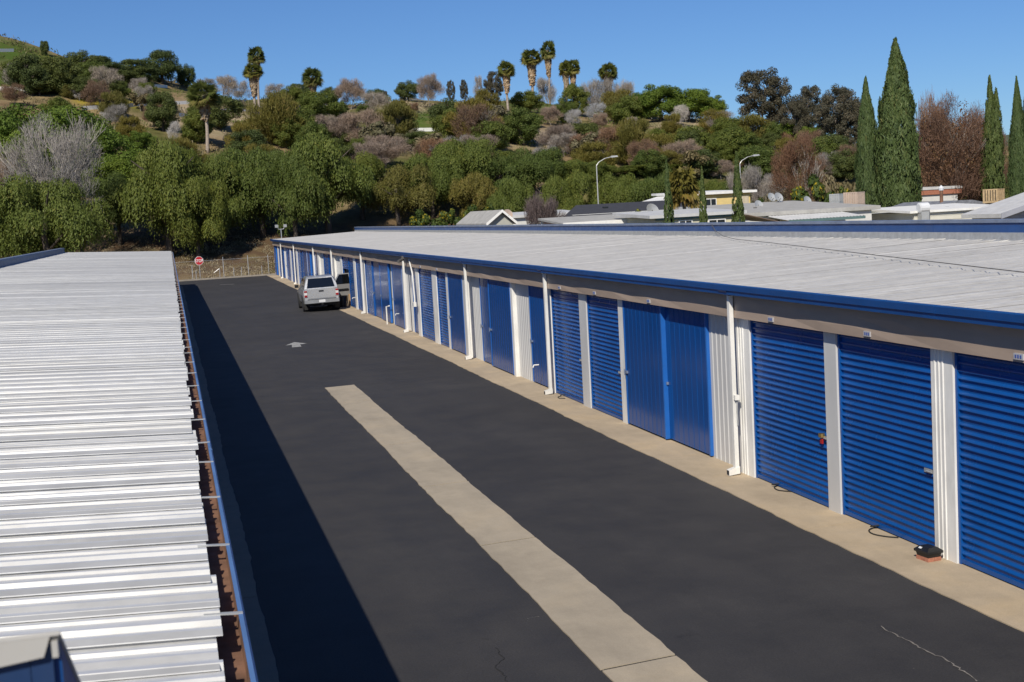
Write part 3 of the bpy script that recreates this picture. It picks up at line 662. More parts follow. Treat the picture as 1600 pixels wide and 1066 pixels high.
# ------------------------------------------------------------------ things on the apron
bs = thing('bait_station', 'black plastic bait box with white sticker on the concrete apron', 'bait box', (8.80, 14.52, 0.012), local=True); bs.scale = (.78, .78, .78)
m = MB().hexa([(-0.115, -0.14, 0.06), (0.115, -0.14, 0.06), (0.115, 0.14, 0.06), (-0.115, 0.14, 0.06), (-0.13, -0.155, 0.13), (0.13, -0.155, 0.13), (0.13, 0.155, 0.13), (-0.13, 0.155, 0.13)])
link('tray', m, 'black_plastic', bs)
m = MB().hexa([(-0.15, -0.175, 0.128), (0.15, -0.175, 0.128), (0.15, 0.175, 0.128), (-0.15, 0.175, 0.128), (-0.15, -0.175, 0.165), (0.15, -0.175, 0.165), (0.15, 0.175, 0.165), (-0.15, 0.175, 0.165)])
m.hexa([(-0.15, -0.175, 0.165), (0.15, -0.175, 0.165), (0.15, 0.175, 0.165), (-0.15, 0.175, 0.165), (-0.085, -0.12, 0.215), (0.085, -0.12, 0.215), (0.085, 0.12, 0.215), (-0.085, 0.12, 0.215)])
link('lid', m, 'black_plastic', bs)
link('sticker', MB().hexa([(-0.128, 0.02, 0.186), (-0.10, 0.02, 0.207), (-0.10, 0.085, 0.207), (-0.128, 0.085, 0.186), (-0.132, 0.02, 0.190), (-0.104, 0.02, 0.211), (-0.104, 0.085, 0.211), (-0.132, 0.085, 0.190)]), 'label_white', bs)
bs.rotation_euler = (0, 0, 0.10)
pv = thing('paver', 'thin red brick paver under the black bait box', 'paver', (8.80, 14.52, 0.012), local=True); pv.scale = (.78, .78, .78); pv.rotation_euler = (0, 0, 0.10)
link('brick', MB().box(-0.125, -0.004, -0.15, 0.15, 0, 0.062), 'brick', pv); link('brick', MB().box(0.004, 0.125, -0.15, 0.15, 0, 0.062), 'brick', pv)
def pull_rope(px, py, label, s=1.0, seed=0):
    p = at_z(px, py, 0.02); r = random.Random(seed)
    pts = [(DX - 0.02, p[1] + 0.05, 0.07), (DX - 0.12, p[1] + 0.12, 0.05), (p[0] - 0.12 * s, p[1] + 0.16, 0.024), (p[0] - 0.30 * s, p[1] + 0.05, 0.022), (p[0] - 0.36 * s, p[1] - 0.16, 0.022), (p[0] - 0.28 * s, p[1] - 0.36 * s, 0.022), (p[0] - 0.15 * s, p[1] - 0.50 * s, 0.024)]
    sm = []
    for i in range(len(pts) - 1):
        p0, p1, p2, p3 = [np.array(pts[max(0, min(len(pts) - 1, i + d))]) for d in (-1, 0, 1, 2)]
        for q in range(5):
            t = q / 5; sm.append(tuple(0.5 * ((2 * p1) + (-p0 + p2) * t + (2 * p0 - 5 * p1 + 4 * p2 - p3) * t * t + (-p0 + 3 * p1 - 3 * p2 + p3) * t ** 3)))
    tag(link('pull_rope', MB().tube(sm, 0.010, 6).mesh('rope', True), 'black_rubber'), label, 'rope')
pull_rope(1392, 826, 'black pull rope curled below the roll-up door beside the bait box', 1.0)
pull_rope(1234, 760, 'black pull rope looped below the roll-up door with a brass padlock', 0.8, 1)
pull_rope(884, 620, 'short dark pull rope below the roll-up door between white and grey posts', 0.6, 2)

# goods in and in front of the open unit
bx = tag(link('storage_box', MB().box(9.02, 9.42, 71.0, 71.5, 0.02, 0.62), 'cardboard'), 'brown cardboard box in the open storage unit beside the pickup', 'box', None)
tag(link('storage_box', MB().box(9.5, 10.2, 71.3, 72.3, 0.02, 0.9), 'red_plastic'), 'dark red crate inside the open storage unit', 'crate')
tag(link('storage_box', MB().box(9.3, 9.75, 70.62, 71.05, 0.02, 1.05).box(9.32, 9.73, 70.64, 71.03, 1.051, 1.55), 'label_white'), 'white box standing in the open storage unit', 'box')

# ------------------------------------------------------------------ pickup truck
paint('silver_paint', (0.52, 0.53, 0.545), 0.28, metal=0.45, wear=0.04, coat=0.6)
paint('bumper_silver', (0.36, 0.37, 0.38), 0.35, metal=0.5, wear=0.05)
paint('tinted_glass', (0.006, 0.007, 0.008), 0.06, wear=0.05, spec=0.8)
paint('tail_red', (0.28, 0.008, 0.01), 0.18, wear=0.05, coat=0.6)
paint('tail_clear', (0.62, 0.60, 0.60), 0.15, wear=0.05, coat=0.6)
paint('door_trim', (0.19, 0.19, 0.195), 0.7, wear=0.1)
tr = thing('pickup_truck', 'silver pickup truck with camper shell and an open side door', 'pickup truck', (7.28, 68.1, 0.0), local=True)
tr.rotation_euler = (0, R_(-1.2), R_(-1.5))
def loft(secs, n=None):               # secs: list of rings (same count)
    m = MB(); k_ = len(secs[0]); vs = [p for s in secs for p in s]; fs = []
    for i in range(len(secs) - 1):
        for j in range(k_): fs.append((i * k_ + j, i * k_ + (j + 1) % k_, (i + 1) * k_ + (j + 1) % k_, (i + 1) * k_ + j))
    fs += [tuple(range(k_ - 1, -1, -1)), tuple(range((len(secs) - 1) * k_, len(secs) * k_))]
    m.add(vs, fs); return m
def ring(y, wb, wm, wt, z0, zm, z1, r=0.06, yt=None):
    yt = y if yt is None else yt; ym = y + (yt - y) * (zm - z0) / max(1e-6, z1 - z0)
    h = [(-wb, y, z0), (-wm, ym, zm), (-wt, yt, z1 - r), (-wt + r * 0.8, yt, z1), (wt - r * 0.8, yt, z1), (wt, yt, z1 - r), (wm, ym, zm), (wb, y, z0)]
    return h
def tl(name, mb, mat, par=tr, smooth=False):
    me = fix_normals(mb.mesh(name, smooth)); return link(name, me, mat, par)
body = tl('body', loft([ring(0.12, .82, .88, .85, .55, .85, 1.16), ring(0.30, .86, .92, .88, .46, .85, 1.18), ring(1.75, .86, .925, .88, .42, .85, 1.18), ring(1.80, .86, .92, .88, .42, .85, 1.16), ring(3.9, .86, .92, .87, .42, .85, 1.14), ring(4.9, .86, .92, .84, .42, .8, 1.06), ring(5.25, .78, .84, .72, .5, .75, .95)]), 'silver_paint')
shell = tl('camper_shell', loft([ring(0.14, .84, .80, .68, 1.181, 1.40, 1.76, yt=0.34, r=.09), ring(0.30, .85, .81, .70, 1.181, 1.40, 1.80, yt=0.50, r=.09), ring(1.72, .85, .81, .70, 1.181, 1.40, 1.80, r=.09)]), 'silver_paint')
link('rear_window', MB().hexa([(-.70, .135, 1.24), (.70, .135, 1.24), (.70, .15, 1.24), (-.70, .15, 1.24), (-.60, .30, 1.70), (.60, .30, 1.70), (.60, .32, 1.70), (-.60, .32, 1.70)]), 'tinted_glass', shell)
for s in (-1, 1):
    link('side_window', MB().hexa([(s * .833, .55, 1.30), (s * .833, 1.6, 1.30), (s * .80, 1.6, 1.30), (s * .80, .55, 1.30), (s * .745, .62, 1.66), (s * .745, 1.55, 1.66), (s * .72, 1.55, 1.66), (s * .72, .62, 1.66)]), 'tinted_glass', shell)
cab = tl('cab', loft([ring(1.80, .85, .80, .66, 1.161, 1.4, 1.74, yt=1.95, r=.08), ring(2.3, .85, .80, .67, 1.161, 1.4, 1.77, r=.08), ring(3.2, .85, .80, .66, 1.15, 1.4, 1.75, yt=3.05, r=.08), ring(3.95, .84, .79, .62, 1.141, 1.35, 1.70, yt=3.2, r=.08)]), 'silver_paint')
for s in (-1, 1):
    for (ya, yb, yc, yd) in ((1.95, 2.72, 2.08, 2.70), (2.80, 3.62, 2.80, 3.12)):
        link('side_window', MB().hexa([(s * .842, ya, 1.20), (s * .842, yb, 1.20), (s * .80, yb, 1.20), (s * .80, ya, 1.20), (s * .70, yc, 1.66), (s * .70, yd, 1.66), (s * .66, yd, 1.66), (s * .66, yc, 1.66)]), 'tinted_glass', cab)
tg = tl('tailgate', MB().hexa([(-.69, .10, .70), (.69, .10, .70), (.69, .16, .70), (-.69, .16, .70), (-.70, .085, 1.18), (.70, .085, 1.18), (.70, .16, 1.18), (-.70, .16, 1.18)]), 'silver_paint')
link('handle', MB().box(-.12, .12, .075, .10, 1.02, 1.09), 'black_plastic', tg)
for s in (-1, 1):
    l = link('tail_light', MB().hexa([(s * .71, .09, .78), (s * .87, .10, .78), (s * .90, .24, .78), (s * .71, .2, .78), (s * .72, .09, 1.12), (s * .86, .10, 1.12), (s * .89, .24, 1.12), (s * .72, .2, 1.12)]), 'tail_clear', tr)
    link('red_lens', MB().box(min(s * .72, s * .86), max(s * .72, s * .86), .076, .10, .79, .89), 'tail_red', l); link('red_lens', MB().box(min(s * .72, s * .86), max(s * .72, s * .86), .076, .10, 1.03, 1.11), 'tail_red', l)
bp = tl('rear_bumper', MB().prism([(-.90, .08), (-.86, -.02), (-.3, -.06), (.3, -.06), (.86, -.02), (.90, .08), (.88, .25), (-.88, .25)], 'z', .46, .64), 'bumper_silver')
link('step_pad', MB().box(-.72, .72, -.04, .12, .641, .66), 'black_plastic', bp); link('number_plate', MB().box(-.16, .16, -.075, -.058, .49, .62), 'label_white', bp)
tl('hitch', MB().box(-.05, .05, -.12, .2, .36, .45), 'black_plastic'); tl('underbody', MB().box(-.7, .7, .25, 5.0, .30, .47), 'dark_void')
for s in (-1, 1):
    tl('mirror', MB().hexa([(s * .90, 3.45, 1.14), (s * 1.10, 3.45, 1.14), (s * 1.10, 3.56, 1.14), (s * .90, 3.56, 1.14), (s * .90, 3.45, 1.30), (s * 1.10, 3.45, 1.30), (s * 1.10, 3.58, 1.30), (s * .90, 3.58, 1.30)]), 'black_plastic')
    for yw in (1.05, 4.25):
        w_ = tl('wheel', MB().tube([(s * .66, yw, .37), (s * .69, yw, .37), (s * .88, yw, .37), (s * .905, yw, .37)], [.33, .37, .37, .33], 20), 'black_rubber', smooth=False)
        link('rim', fix_normals(MB().tube([(s * .86, yw, .37), (s * .912, yw, .37)], [.22, .21], 12).mesh('rim')), 'bumper_silver', w_)
        tl('wheel_arch', MB().tube([(s * .60, yw, .42), (s * .932, yw, .42)], [.46, .46], 20), 'dark_void')
        tl('mud_flap', MB().box(min(s * .68, s * .88), max(s * .68, s * .88), yw - .47, yw - .45, .12, .48), 'black_rubber')
# right front door, swung open
dr = link('door', fix_normals(MB().box(-0.02, 1.02, -.035, .035, .52, 1.14).mesh('door')), 'door_trim', tr, (.90, 3.3, 0)); dr.rotation_euler = (0, 0, R_(6))
link('outer_skin', MB().box(-.02, 1.03, .036, .07, .50, 1.15), 'silver_paint', dr)
m = MB(); m.hexa([(-.02, -.03, 1.14), (.04, -.03, 1.14), (.04, .03, 1.14), (-.02, .03, 1.14), (.30, -.03, 1.66), (.36, -.03, 1.66), (.36, .03, 1.66), (.30, .03, 1.66)])
m.hexa([(.95, -.03, 1.14), (1.02, -.03, 1.14), (1.02, .03, 1.14), (.95, .03, 1.14), (.86, -.03, 1.66), (.93, -.03, 1.66), (.93, .03, 1.66), (.86, .03, 1.66)])
m.box(.30, .93, -.03, .03, 1.661, 1.71); link('window_frame', m, 'silver_paint', dr)
link('window', MB().hexa([(.04, -.008, 1.14), (.95, -.008, 1.14), (.95, .008, 1.14), (.04, .008, 1.14), (.36, -.008, 1.66), (.86, -.008, 1.66), (.86, .008, 1.66), (.36, .008, 1.66)]), 'tinted_glass', dr)
link('arm_rest', MB().box(.2, .8, -.10, -.036, .82, .90), 'black_plastic', dr)
bin_ = thing('bin', 'black waste bin below the open door of the pickup', 'bin', (8.55, 70.6, 0.012), local=True)
link('tub', fix_normals(MB().tube([(0, 0, 0), (0, 0, .55)], [.24, .30], 14).mesh('tub')), 'black_plastic', bin_); link('rim', fix_normals(MB().tube([(0, 0, .551), (0, 0, .59)], [.32, .32], 14).mesh('rim')), 'black_plastic', bin_)

# ------------------------------------------------------------------ far end: stop sign, fence, floodlight
def text_mesh(txt, size):
    cu = bpy.data.curves.new('t', 'FONT'); cu.body = txt; cu.size = size; cu.align_x = 'CENTER'; cu.align_y = 'CENTER'; cu.extrude = 0.004; cu.offset = 0.006
    o = bpy.data.objects.new('t', cu); C.objects.link(o); dg = bpy.context.evaluated_depsgraph_get()
    me = bpy.data.meshes.new_from_object(o.evaluated_get(dg)); bpy.data.objects.remove(o); return me
sx, sy = 2.43, 123.2
ss = thing('stop_sign', 'red octagonal stop sign on a grey post by the wire fence', 'stop sign', (sx, sy, 0), local=True)
ss.rotation_euler = (0, 0, R_(12))
link('post', MB().box(-.03, .03, -.02, .02, -0.1, 1.9), 'galv', ss)
oc = lambda r: [(r * math.cos(R_(22.5 + 45 * q)), 1.62 + r * math.sin(R_(22.5 + 45 * q))) for q in range(8)]
pl_ = link('sign_plate', MB().prism(oc(.41), 'y', -.032, -.024), 'sign_white', ss)
link('red_face', MB().prism(oc(.378), 'y', -.038, -.0325), 'sign_red', pl_)
tm = text_mesh('STOP', .36); tm.materials.append(MATS['sign_white']); t_ = link('lettering', tm, None, pl_, (0, -.043, 1.61)); t_.rotation_euler = (R_(90), 0, 0); t_.scale = (.85, 1, 1)

fn = thing('wire_fence', 'grey chain-link fence with tall and short posts behind the kerb', 'fence', (-4, 122.6, 0))
def fy(x): return end_y(x) + 1.9
for px, hgt in [(165, 1.9), (187, 1.9), (349, 1.85), (388, 1.85), (420, 1.8), (300, 1.3)]:
    x = at_y(px, 420, 123)[0]; z0 = ground_z(x, fy(x)); link('post', MB().tube([(x, fy(x), -0.1), (x, fy(x), z0 + hgt)], 0.035, 6), 'galv', fn)
for px in (306, 343, 377, 409, 365):
    x = at_y(px, 430, 123)[0]; link('short_post', MB().tube([(x, fy(x) - 0.5, -0.1), (x + 0.02, fy(x) - 0.5, 0.85)], 0.03, 6), 'galv', fn)
x = at_y(343, 430, 123)[0]; link('brace', MB().tube([(x, fy(x) - .5, .85), (x - .5, fy(x) - .5, .5)], 0.025, 6), 'galv', fn)
fm = MB()
for i in range(-60, 170):
    for s in (1, -1):
        x0 = -10 + i * 0.13; x1 = x0 + s * 1.5
        if -11 < x0 < 9 and -11 < x1 < 9: fm.tube([(x0, fy(x0), 0.05), (x1, fy(x1), 1.6)], 0.0013, 3, False)
link('wire_mesh', fm, 'galv', fn)
link('top_rail', MB().tube([(-11, fy(-11), 1.62), (9, fy(9), 1.62)], 0.012, 5), 'galv', fn)

fl = thing('floodlight_post', 'twin white floodlight on a thin pole behind the far building end', 'floodlight', (*at_y(440, 372, 122.5)[:2], 0), local=True)
ft = at_y(440, 353, 122.5)[2]
link('pole', MB().tube([(0, 0, -0.1), (0, 0, ft - 0.3)], 0.04, 8), 'galv', fl)
link('cross_arm', MB().tube([(-.35, 0, ft - .12), (-.2, 0, ft - .3), (.2, 0, ft - .3), (.35, 0, ft - .12)], 0.03, 6), 'galv', fl)
for s in (-1, 1): link('lamp_head', MB().hexa([(s * .38 - .15, -.12, ft - .14), (s * .38 + .15, -.12, ft - .14), (s * .38 + .13, .14, ft - .08), (s * .38 - .13, .14, ft - .08), (s * .38 - .15, -.17, ft + .08), (s * .38 + .15, -.17, ft + .08), (s * .38 + .13, .12, ft + .12), (s * .38 - .13, .12, ft + .12)]), 'lamp_grey', fl)

# ------------------------------------------------------------------ vegetation builders
def unit(v): return v / np.maximum(1e-9, np.linalg.norm(v, axis=-1, keepdims=True))
def leaf_quads(rg, P, N, L, W, along=None):
    # quads centred at P with normal near N; long axis random in plane or given
    n = len(P)
    if along is None: along = rg.normal(size=(n, 3))
    A = unit(np.cross(N, along)); B = unit(np.cross(A, N))
    A = A * (W[:, None] / 2); B = B * (L[:, None] / 2)
    return np.stack([P - A * 0.6 - B, P + A * 0.6 - B, P + A - B * -0.6, P - A + B * 0.9], 1)
def blobs_in(rg, n, R, H, z0, shape='round', rmin=0.16, rmax=0.30):
    out = []
    for i in range(n):
        while True:
            p = rg.uniform(-1, 1, 3)
            d = np.linalg.norm(p)
            if d < 1 and d > 0.45 and (shape != 'flat' or p[2] > -0.6): break
        r = R * rg.uniform(rmin, rmax)
        out.append((np.array([p[0] * (R - r * 0.7), p[1] * (R - r * 0.7), z0 + H / 2 + p[2] * (H / 2 - r * 0.5)]), np.array([r, r, r * rg.uniform(0.7, 1.05)])))
    return out
def crown_leafy(name, mat, seed, R, H, z0, nb, nleaf, leaf=0.32, rmin=0.16, rmax=0.30, thin=0.0):
    rg = np.random.default_rng(seed); bl = blobs_in(rg, nb, R, H, z0, rmin=rmin, rmax=rmax)
    wts = np.array([b[1][0] ** 2 for b in bl]); wts /= wts.sum()
    cnt = rg.multinomial(nleaf, wts); V = []; T = []
    for (c, r), k in zip(bl, cnt):
        d = unit(rg.normal(size=(k, 3))); rad = 1 - np.abs(rg.normal(0, 0.28, k)); rad += rg.normal(0, 0.06, k)
        P = c + d * r * rad[:, None]
        N = unit(d * 0.9 + rg.normal(0, 0.38, (k, 3)) + np.array([0, 0, 0.25]))
        s = leaf * rg.uniform(0.6, 1.4, k)
        V.append(leaf_quads(rg, P, N, s, s * rg.uniform(0.4, 0.8, k)))
        T.append(np.clip(rg.normal(0.45, 0.22, k) + rg.normal(0, 0.10), 0, 1))
    return quads_mesh(name, np.concatenate(V), np.concatenate(T), mat)
def crown_weeping(name, mat, seed, R, H, z0, nb, strands, leaf=0.30):
    rg = np.random.default_rng(seed); bl = blobs_in(rg, nb, R, H * 0.86, z0 + H * 0.14, rmin=0.17, rmax=0.30)
    V = []; T = []
    for c, r in bl:
        k = int(strands * (r[0] / (R * 0.23)) ** 2)
        d = unit(rg.normal(size=(k, 3)) + np.array([0, 0, 0.35])); P0 = c + d * r * rg.uniform(0.7, 1.02, (k, 1))
        Ls = rg.uniform(0.5, 1.5, k) * r[0] * 1.0; tb = rg.normal(0, 0.09); n = 8
        out = unit(np.concatenate([d[:, :2], np.zeros((k, 1))], 1) + rg.normal(0, 0.25, (k, 3)) * [1, 1, 0])
        for i in range(n):
            t = (i + rg.uniform(-0.3, 0.3, k)) / n
            P = P0 + out * (0.25 * r[0] * (1 - (1 - t) ** 2))[:, None] - np.array([0, 0, 1]) * (Ls * t)[:, None] + rg.normal(0, 0.09, (k, 3))
            P[:, 2] = np.maximum(P[:, 2], z0 * 0.55 + rg.uniform(0, 0.6, k))
            N = unit(out * 0.8 + rg.normal(0, 0.34, (k, 3)) + np.array([0, 0, 0.35]))
            al = np.array([0, 0, -1.0]) + rg.normal(0, 0.35, (k, 3))
            s = leaf * rg.uniform(0.7, 1.5, k)
            V.append(leaf_quads(rg, P, N, s * 1.25, s * rg.uniform(0.35, 0.6, k), al))
            T.append(np.clip(rg.normal(0.45, 0.2, k) + tb, 0, 1))
    return quads_mesh(name, np.concatenate(V), np.concatenate(T), mat)
def grow(seed, H, spread, levels=5, up=0.35, split=(2, 4), first=0.28, lean=0.0):
    # returns branch segments (p0,p1,r0,r1,level)
    rg = random.Random(seed); segs = []
    def rec(p, d, L, r, lv):
        n = 2 if lv else 3
        q = p
        for i in range(n):
            d = (d + Vector((rg.gauss(0, .10), rg.gauss(0, .10), rg.gauss(0, .05)))).normalized()
            e = q + d * (L / n); segs.append((q, e, r * (1 - 0.35 * i / n), r * (1 - 0.35 * (i + 1) / n), lv)); q = e
            if lv >= 1 and lv < levels and rg.random() < 0.6:
                dd = (d + Vector((rg.gauss(0, 1), rg.gauss(0, 1), rg.gauss(0.2, .5))).normalized() * spread * 1.1).normalized(); rec(q, dd, L * 0.6, r * 0.4, lv + 1)
        if lv < levels:
            k_ = rg.randint(*split); a0 = rg.uniform(0, 6.28)
            for j in range(k_):
                a = a0 + 6.28 * j / k_ + rg.uniform(-.5, .5)
                dd = (d * (1 - spread * 0.3) + Vector((math.cos(a), math.sin(a), up)) * spread).normalized()
                rec(q, dd, L * rg.uniform(.62, .86), r * 0.62, lv + 1)
    rec(Vector((0, 0, -0.2)), Vector((lean, 0, 1)).normalized(), H * first, H * 0.022, 0)
    return segs
def fit(segs, H, R):
    zs = max(s[1].z for s in segs); rs = sorted(math.hypot(s[1].x, s[1].y) for s in segs)[int(len(segs) * .97)]
    f = lambda p: Vector((p.x * R / rs, p.y * R / rs, p.z * H / zs)); return [(f(a), f(b), r0, r1, l) for a, b, r0, r1, l in segs]
def branch_mesh(segs, maxlv, mat, thick=1.0):
    m = MB()
    for a, b, r0, r1, l in segs:
        if l <= maxlv: m.tube([a, b], [max(.012, r0 * thick), max(.010, r1 * thick)], 6 if l < 2 else 4 if l < 3 else 3, False)
    me = m.mesh('branches', True); me.materials.append(MATS[mat]); return me
def twig_mesh(segs, seed, per, L, W, mat, lo=3, up=0.5):
    rg = np.random.default_rng(seed); ends = [(s[0], s[1]) for s in segs if s[4] >= lo]
    A = np.array([e[0] for e in ends]); B = np.array([e[1] for e in ends]); k = len(A)
    V = []; T = []
    for i in range(per):
        t = rg.uniform(0, 1, (k, 1)); P0 = A + (B - A) * t
        d = unit(unit(B - A) * 0.8 + rg.normal(0, 0.55, (k, 3)) + np.array([0, 0, up])); l = L * rg.uniform(0.4, 1.3, (k, 1)); wv = unit(np.cross(d, rg.normal(size=(k, 3)))) * W * rg.uniform(0.6, 1.3, (k, 1))
        P1 = P0 + d * l
        V.append(np.stack([P0 - wv, P0 + wv, P1 + wv * 0.4, P1 - wv * 0.4], 1)); T.append(np.clip(rg.normal(0.5, 0.22, k), 0, 1))
    return quads_mesh('twigs', np.concatenate(V), np.concatenate(T), mat)
def twig_cloud(seed, R, H, z0, nb, n, L, W, mat, up=0.4, rmin=.2, rmax=.36, extra=None):
    # a rounded mass of fine twigs fanning out from the stem
    rg = np.random.default_rng(seed); bl = blobs_in(rg, nb, R, H, z0, rmin=rmin, rmax=rmax)
    wts = np.array([b[1][0] ** 2 for b in bl]); cnt = rg.multinomial(n, wts / wts.sum()); V = []; T = []
    for (c, r), k in zip(bl, cnt):
        P = c + unit(rg.normal(size=(k, 3))) * r * (rg.uniform(0, 1, (k, 1)) ** .5) * 1.08
        d = unit(unit(P - np.array([0, 0, z0])) * 1.0 + rg.normal(0, .6, (k, 3)) + np.array([0, 0, up]))
        l = L * rg.uniform(.4, 1.3, (k, 1)); wv = unit(np.cross(d, rg.normal(size=(k, 3)))) * W * rg.uniform(.6, 1.4, (k, 1))
        V.append(np.stack([P - d * l / 2 - wv, P - d * l / 2 + wv, P + d * l / 2 + wv * .4, P + d * l / 2 - wv * .4], 1)); T.append(np.clip(rg.normal(.45, .22, k) + rg.normal(0, .08), 0, 1))
    return quads_mesh('twigs', np.concatenate(V), np.concatenate(T), mat)
def trunk_mesh(H, r, seed, mat, limbs=5, spread=0.6, z_top=0.6):
    m = MB(); rg = random.Random(seed)
    pts = [(rg.gauss(0, .05) * i, rg.gauss(0, .05) * i, -0.3 + H * z_top * i / 4) for i in range(5)]
    m.tube(pts, [r * 1.25, r, r * .9, r * .75, r * .6], 8)
    for k_ in range(limbs):
        a = 6.28 * k_ / limbs + rg.uniform(-.4, .4); b = Vector(pts[rg.randint(2, 4)])
        q = [b + Vector((math.cos(a), math.sin(a), 0.9)) * (H * spread * 0.5 * t) + Vector((0, 0, -0.2 * t * t)) for t in (0, .35, .7, 1)]
        m.tube(q, [r * .5, r * .38, r * .26, r * .1], 5, False)
    me = m.mesh('trunk', True); me.materials.append(MATS[mat]); return me
def cypress_mesh(seed, H, R, n, mat='leaf_cypress', tips=1, leaf=0.11):
    # many upright sprays, each a small cluster, on a spindle
    rg = np.random.default_rng(seed); K = n // 26; k = 26; off2 = np.array([[0, 0], [0.62, 0.2], [-0.5, 0.3]])
    t = rg.uniform(0, 1, K) ** 0.9; a = rg.uniform(0, 6.283, K); ax = rg.integers(0, tips, K); hk = np.array([1.0, 0.92, 0.86])[ax]
    prof = np.where(t < 0.10, 0.6 + t / 0.10 * 0.3, np.where(t < 0.42, 0.9 + 0.1 * np.sin((t - 0.10) / 0.32 * 1.57), np.maximum(0.02, 1 - ((t - 0.42) / 0.58) ** 1.7)))
    if tips > 1: prof = prof * 0.78
    rad = R * prof * (0.91 + 0.13 * np.sin(a * 3 + t * 9 + seed) + 0.09 * np.sin(a * 5 - t * 19) + 0.06 * np.sin(a * 2 + t * 37)) * (1 - np.abs(rg.normal(0, 0.10, K)))
    out = rg.random(K) < 0.10; rad = np.where(out, rad * rg.uniform(1.02, 1.14, K), rad)
    d = np.stack([np.cos(a), np.sin(a), np.zeros(K)], 1)
    c = d * rad[:, None] + np.stack([off2[ax, 0] * R * .8 * (0.3 + t), off2[ax, 1] * R * .8 * (0.3 + t), t * H * hk], 1)
    L = (0.50 + 0.5 * rg.random(K)) * R * 0.55 * (0.45 + 0.55 * prof)
    u = rg.uniform(0, 1, (K, k)); w_ = (1 - u) * 0.30 + 0.06
    q = rg.normal(0, 1, (K, k, 3)) * (w_ * L[:, None] * .62)[..., None] * np.array([1, 1, .6])
    P = c[:, None] + q + (np.array([0, 0, 1.0]) + d * 0.16)[:, None] * (u * L[:, None])[..., None]
    N = unit(d[:, None] + rg.normal(0, .5, (K, k, 3)) + np.array([0, 0, .12])); al = np.array([0, 0, 1.0]) + d[:, None] * .3 + rg.normal(0, .22, (K, k, 3))
    s_ = R * leaf * rg.uniform(.6, 1.4, (K, k)); tt = np.clip(rg.normal(.42, .16, (K, 1)) + rg.normal(0, .12, (K, k)) + .2 * (u - .5), 0, 1)
    return quads_mesh('crown', leaf_quads(rg, P.reshape(-1, 3), N.reshape(-1, 3), s_.ravel() * 1.5, s_.ravel() * .42, al.reshape(-1, 3)), tt.ravel(), mat)
def palm_parts(seed, H, crown=1.6, skirt=3.0, mat='leaf_palm', trunk_r=0.22, arch=1.0):
    rg = np.random.default_rng(seed); out = []
    m = MB(); k_ = 9
    m.tube([(0.10 * math.sin(i * .7 + seed), 0.08 * math.cos(i * .5 + seed), -0.3 + (H + 0.2) * i / (k_ - 1)) for i in range(k_)], [trunk_r * (1.25 - .45 * i / (k_ - 1)) for i in range(k_)], 8)
    me = m.mesh('trunk', True); me.materials.append(MATS['bark_palm']); out.append(('trunk', me))
    top = np.array([0.10 * math.sin((k_ - 1) * .7 + seed), 0.08 * math.cos((k_ - 1) * .5 + seed), H - 0.1])
    V = []; T = []
    for i in range(58):
        a = i * 2.399 + rg.normal(0, .15); el = math.asin(np.clip(-0.62 + 1.58 * (i + .5) / 58, -1, 1)); L = crown * rg.uniform(0.85, 1.08)
        d = np.array([math.cos(a) * math.cos(el), math.sin(a) * math.cos(el), math.sin(el)]); side = np.array([-math.sin(a), math.cos(a), 0]); nrm = np.cross(d, side); ro = rg.uniform(-1.1, 1.1); side = side * math.cos(ro) + nrm * math.sin(ro); nrm = np.cross(d, side)
        base = top + d * 0.12; hub = base + d * L * 0.45 - np.array([0, 0, 0.05 * L * arch])
        V.append(np.stack([base - side * .03, base + side * .03, hub + side * .025, hub - side * .025])[None]); T.append([0.6])
        for q in np.linspace(-1.25, 1.25, 15):
            dd = d * math.cos(q) + side * math.sin(q); l = L * 0.62 * (1 - 0.18 * abs(q)); tip = hub + dd * l - np.array([0, 0, 0.12 * L * arch * rg.uniform(0.5, 1.4)]) + rg.normal(0, .03, 3)
            mid = hub + dd * l * 0.55 - np.array([0, 0, 0.03 * L]); wv = unit(np.cross(dd, nrm)) * 0.085
            V.append(np.stack([hub - wv * .4, hub + wv * .4, mid + wv, mid - wv])[None]); V.append(np.stack([mid - wv, mid + wv, tip + wv * .2, tip - wv * .2])[None])
            g = np.clip(0.35 + 0.5 * (el < -0.2) + rg.normal(0, .15), 0, 1); T.append([g, g])
    out.append(('fronds', quads_mesh('fronds', np.concatenate(V), np.concatenate(T), mat)))
    if skirt:
        n = int(420 * skirt / 3); t = rg.uniform(0, 1, n) ** 0.8; a = rg.uniform(0, 6.283, n)
        rr = (0.30 + 0.48 * crown / 1.6 * (1 - t) ** 0.75) * rg.uniform(0.75, 1.1, n)
        P = np.stack([np.cos(a) * rr, np.sin(a) * rr, H - 0.35 - t * skirt], 1); d = np.stack([np.cos(a), np.sin(a), np.zeros(n)], 1)
        N = unit(d + rg.normal(0, .35, (n, 3)) + np.array([0, 0, .1])); s = rg.uniform(0.5, 1.0, n)
        out.append(('skirt', quads_mesh('skirt', leaf_quads(rg, P, N, s * 1.1, s * 0.30, np.array([0, 0, -1.0]) + rg.normal(0, .15, (n, 3))), np.clip(0.75 - 0.4 * (t < .2) - .35 * t + rg.normal(0, .2, n) + .25 * t, 0, 1), 'leaf_skirt')))
    return out

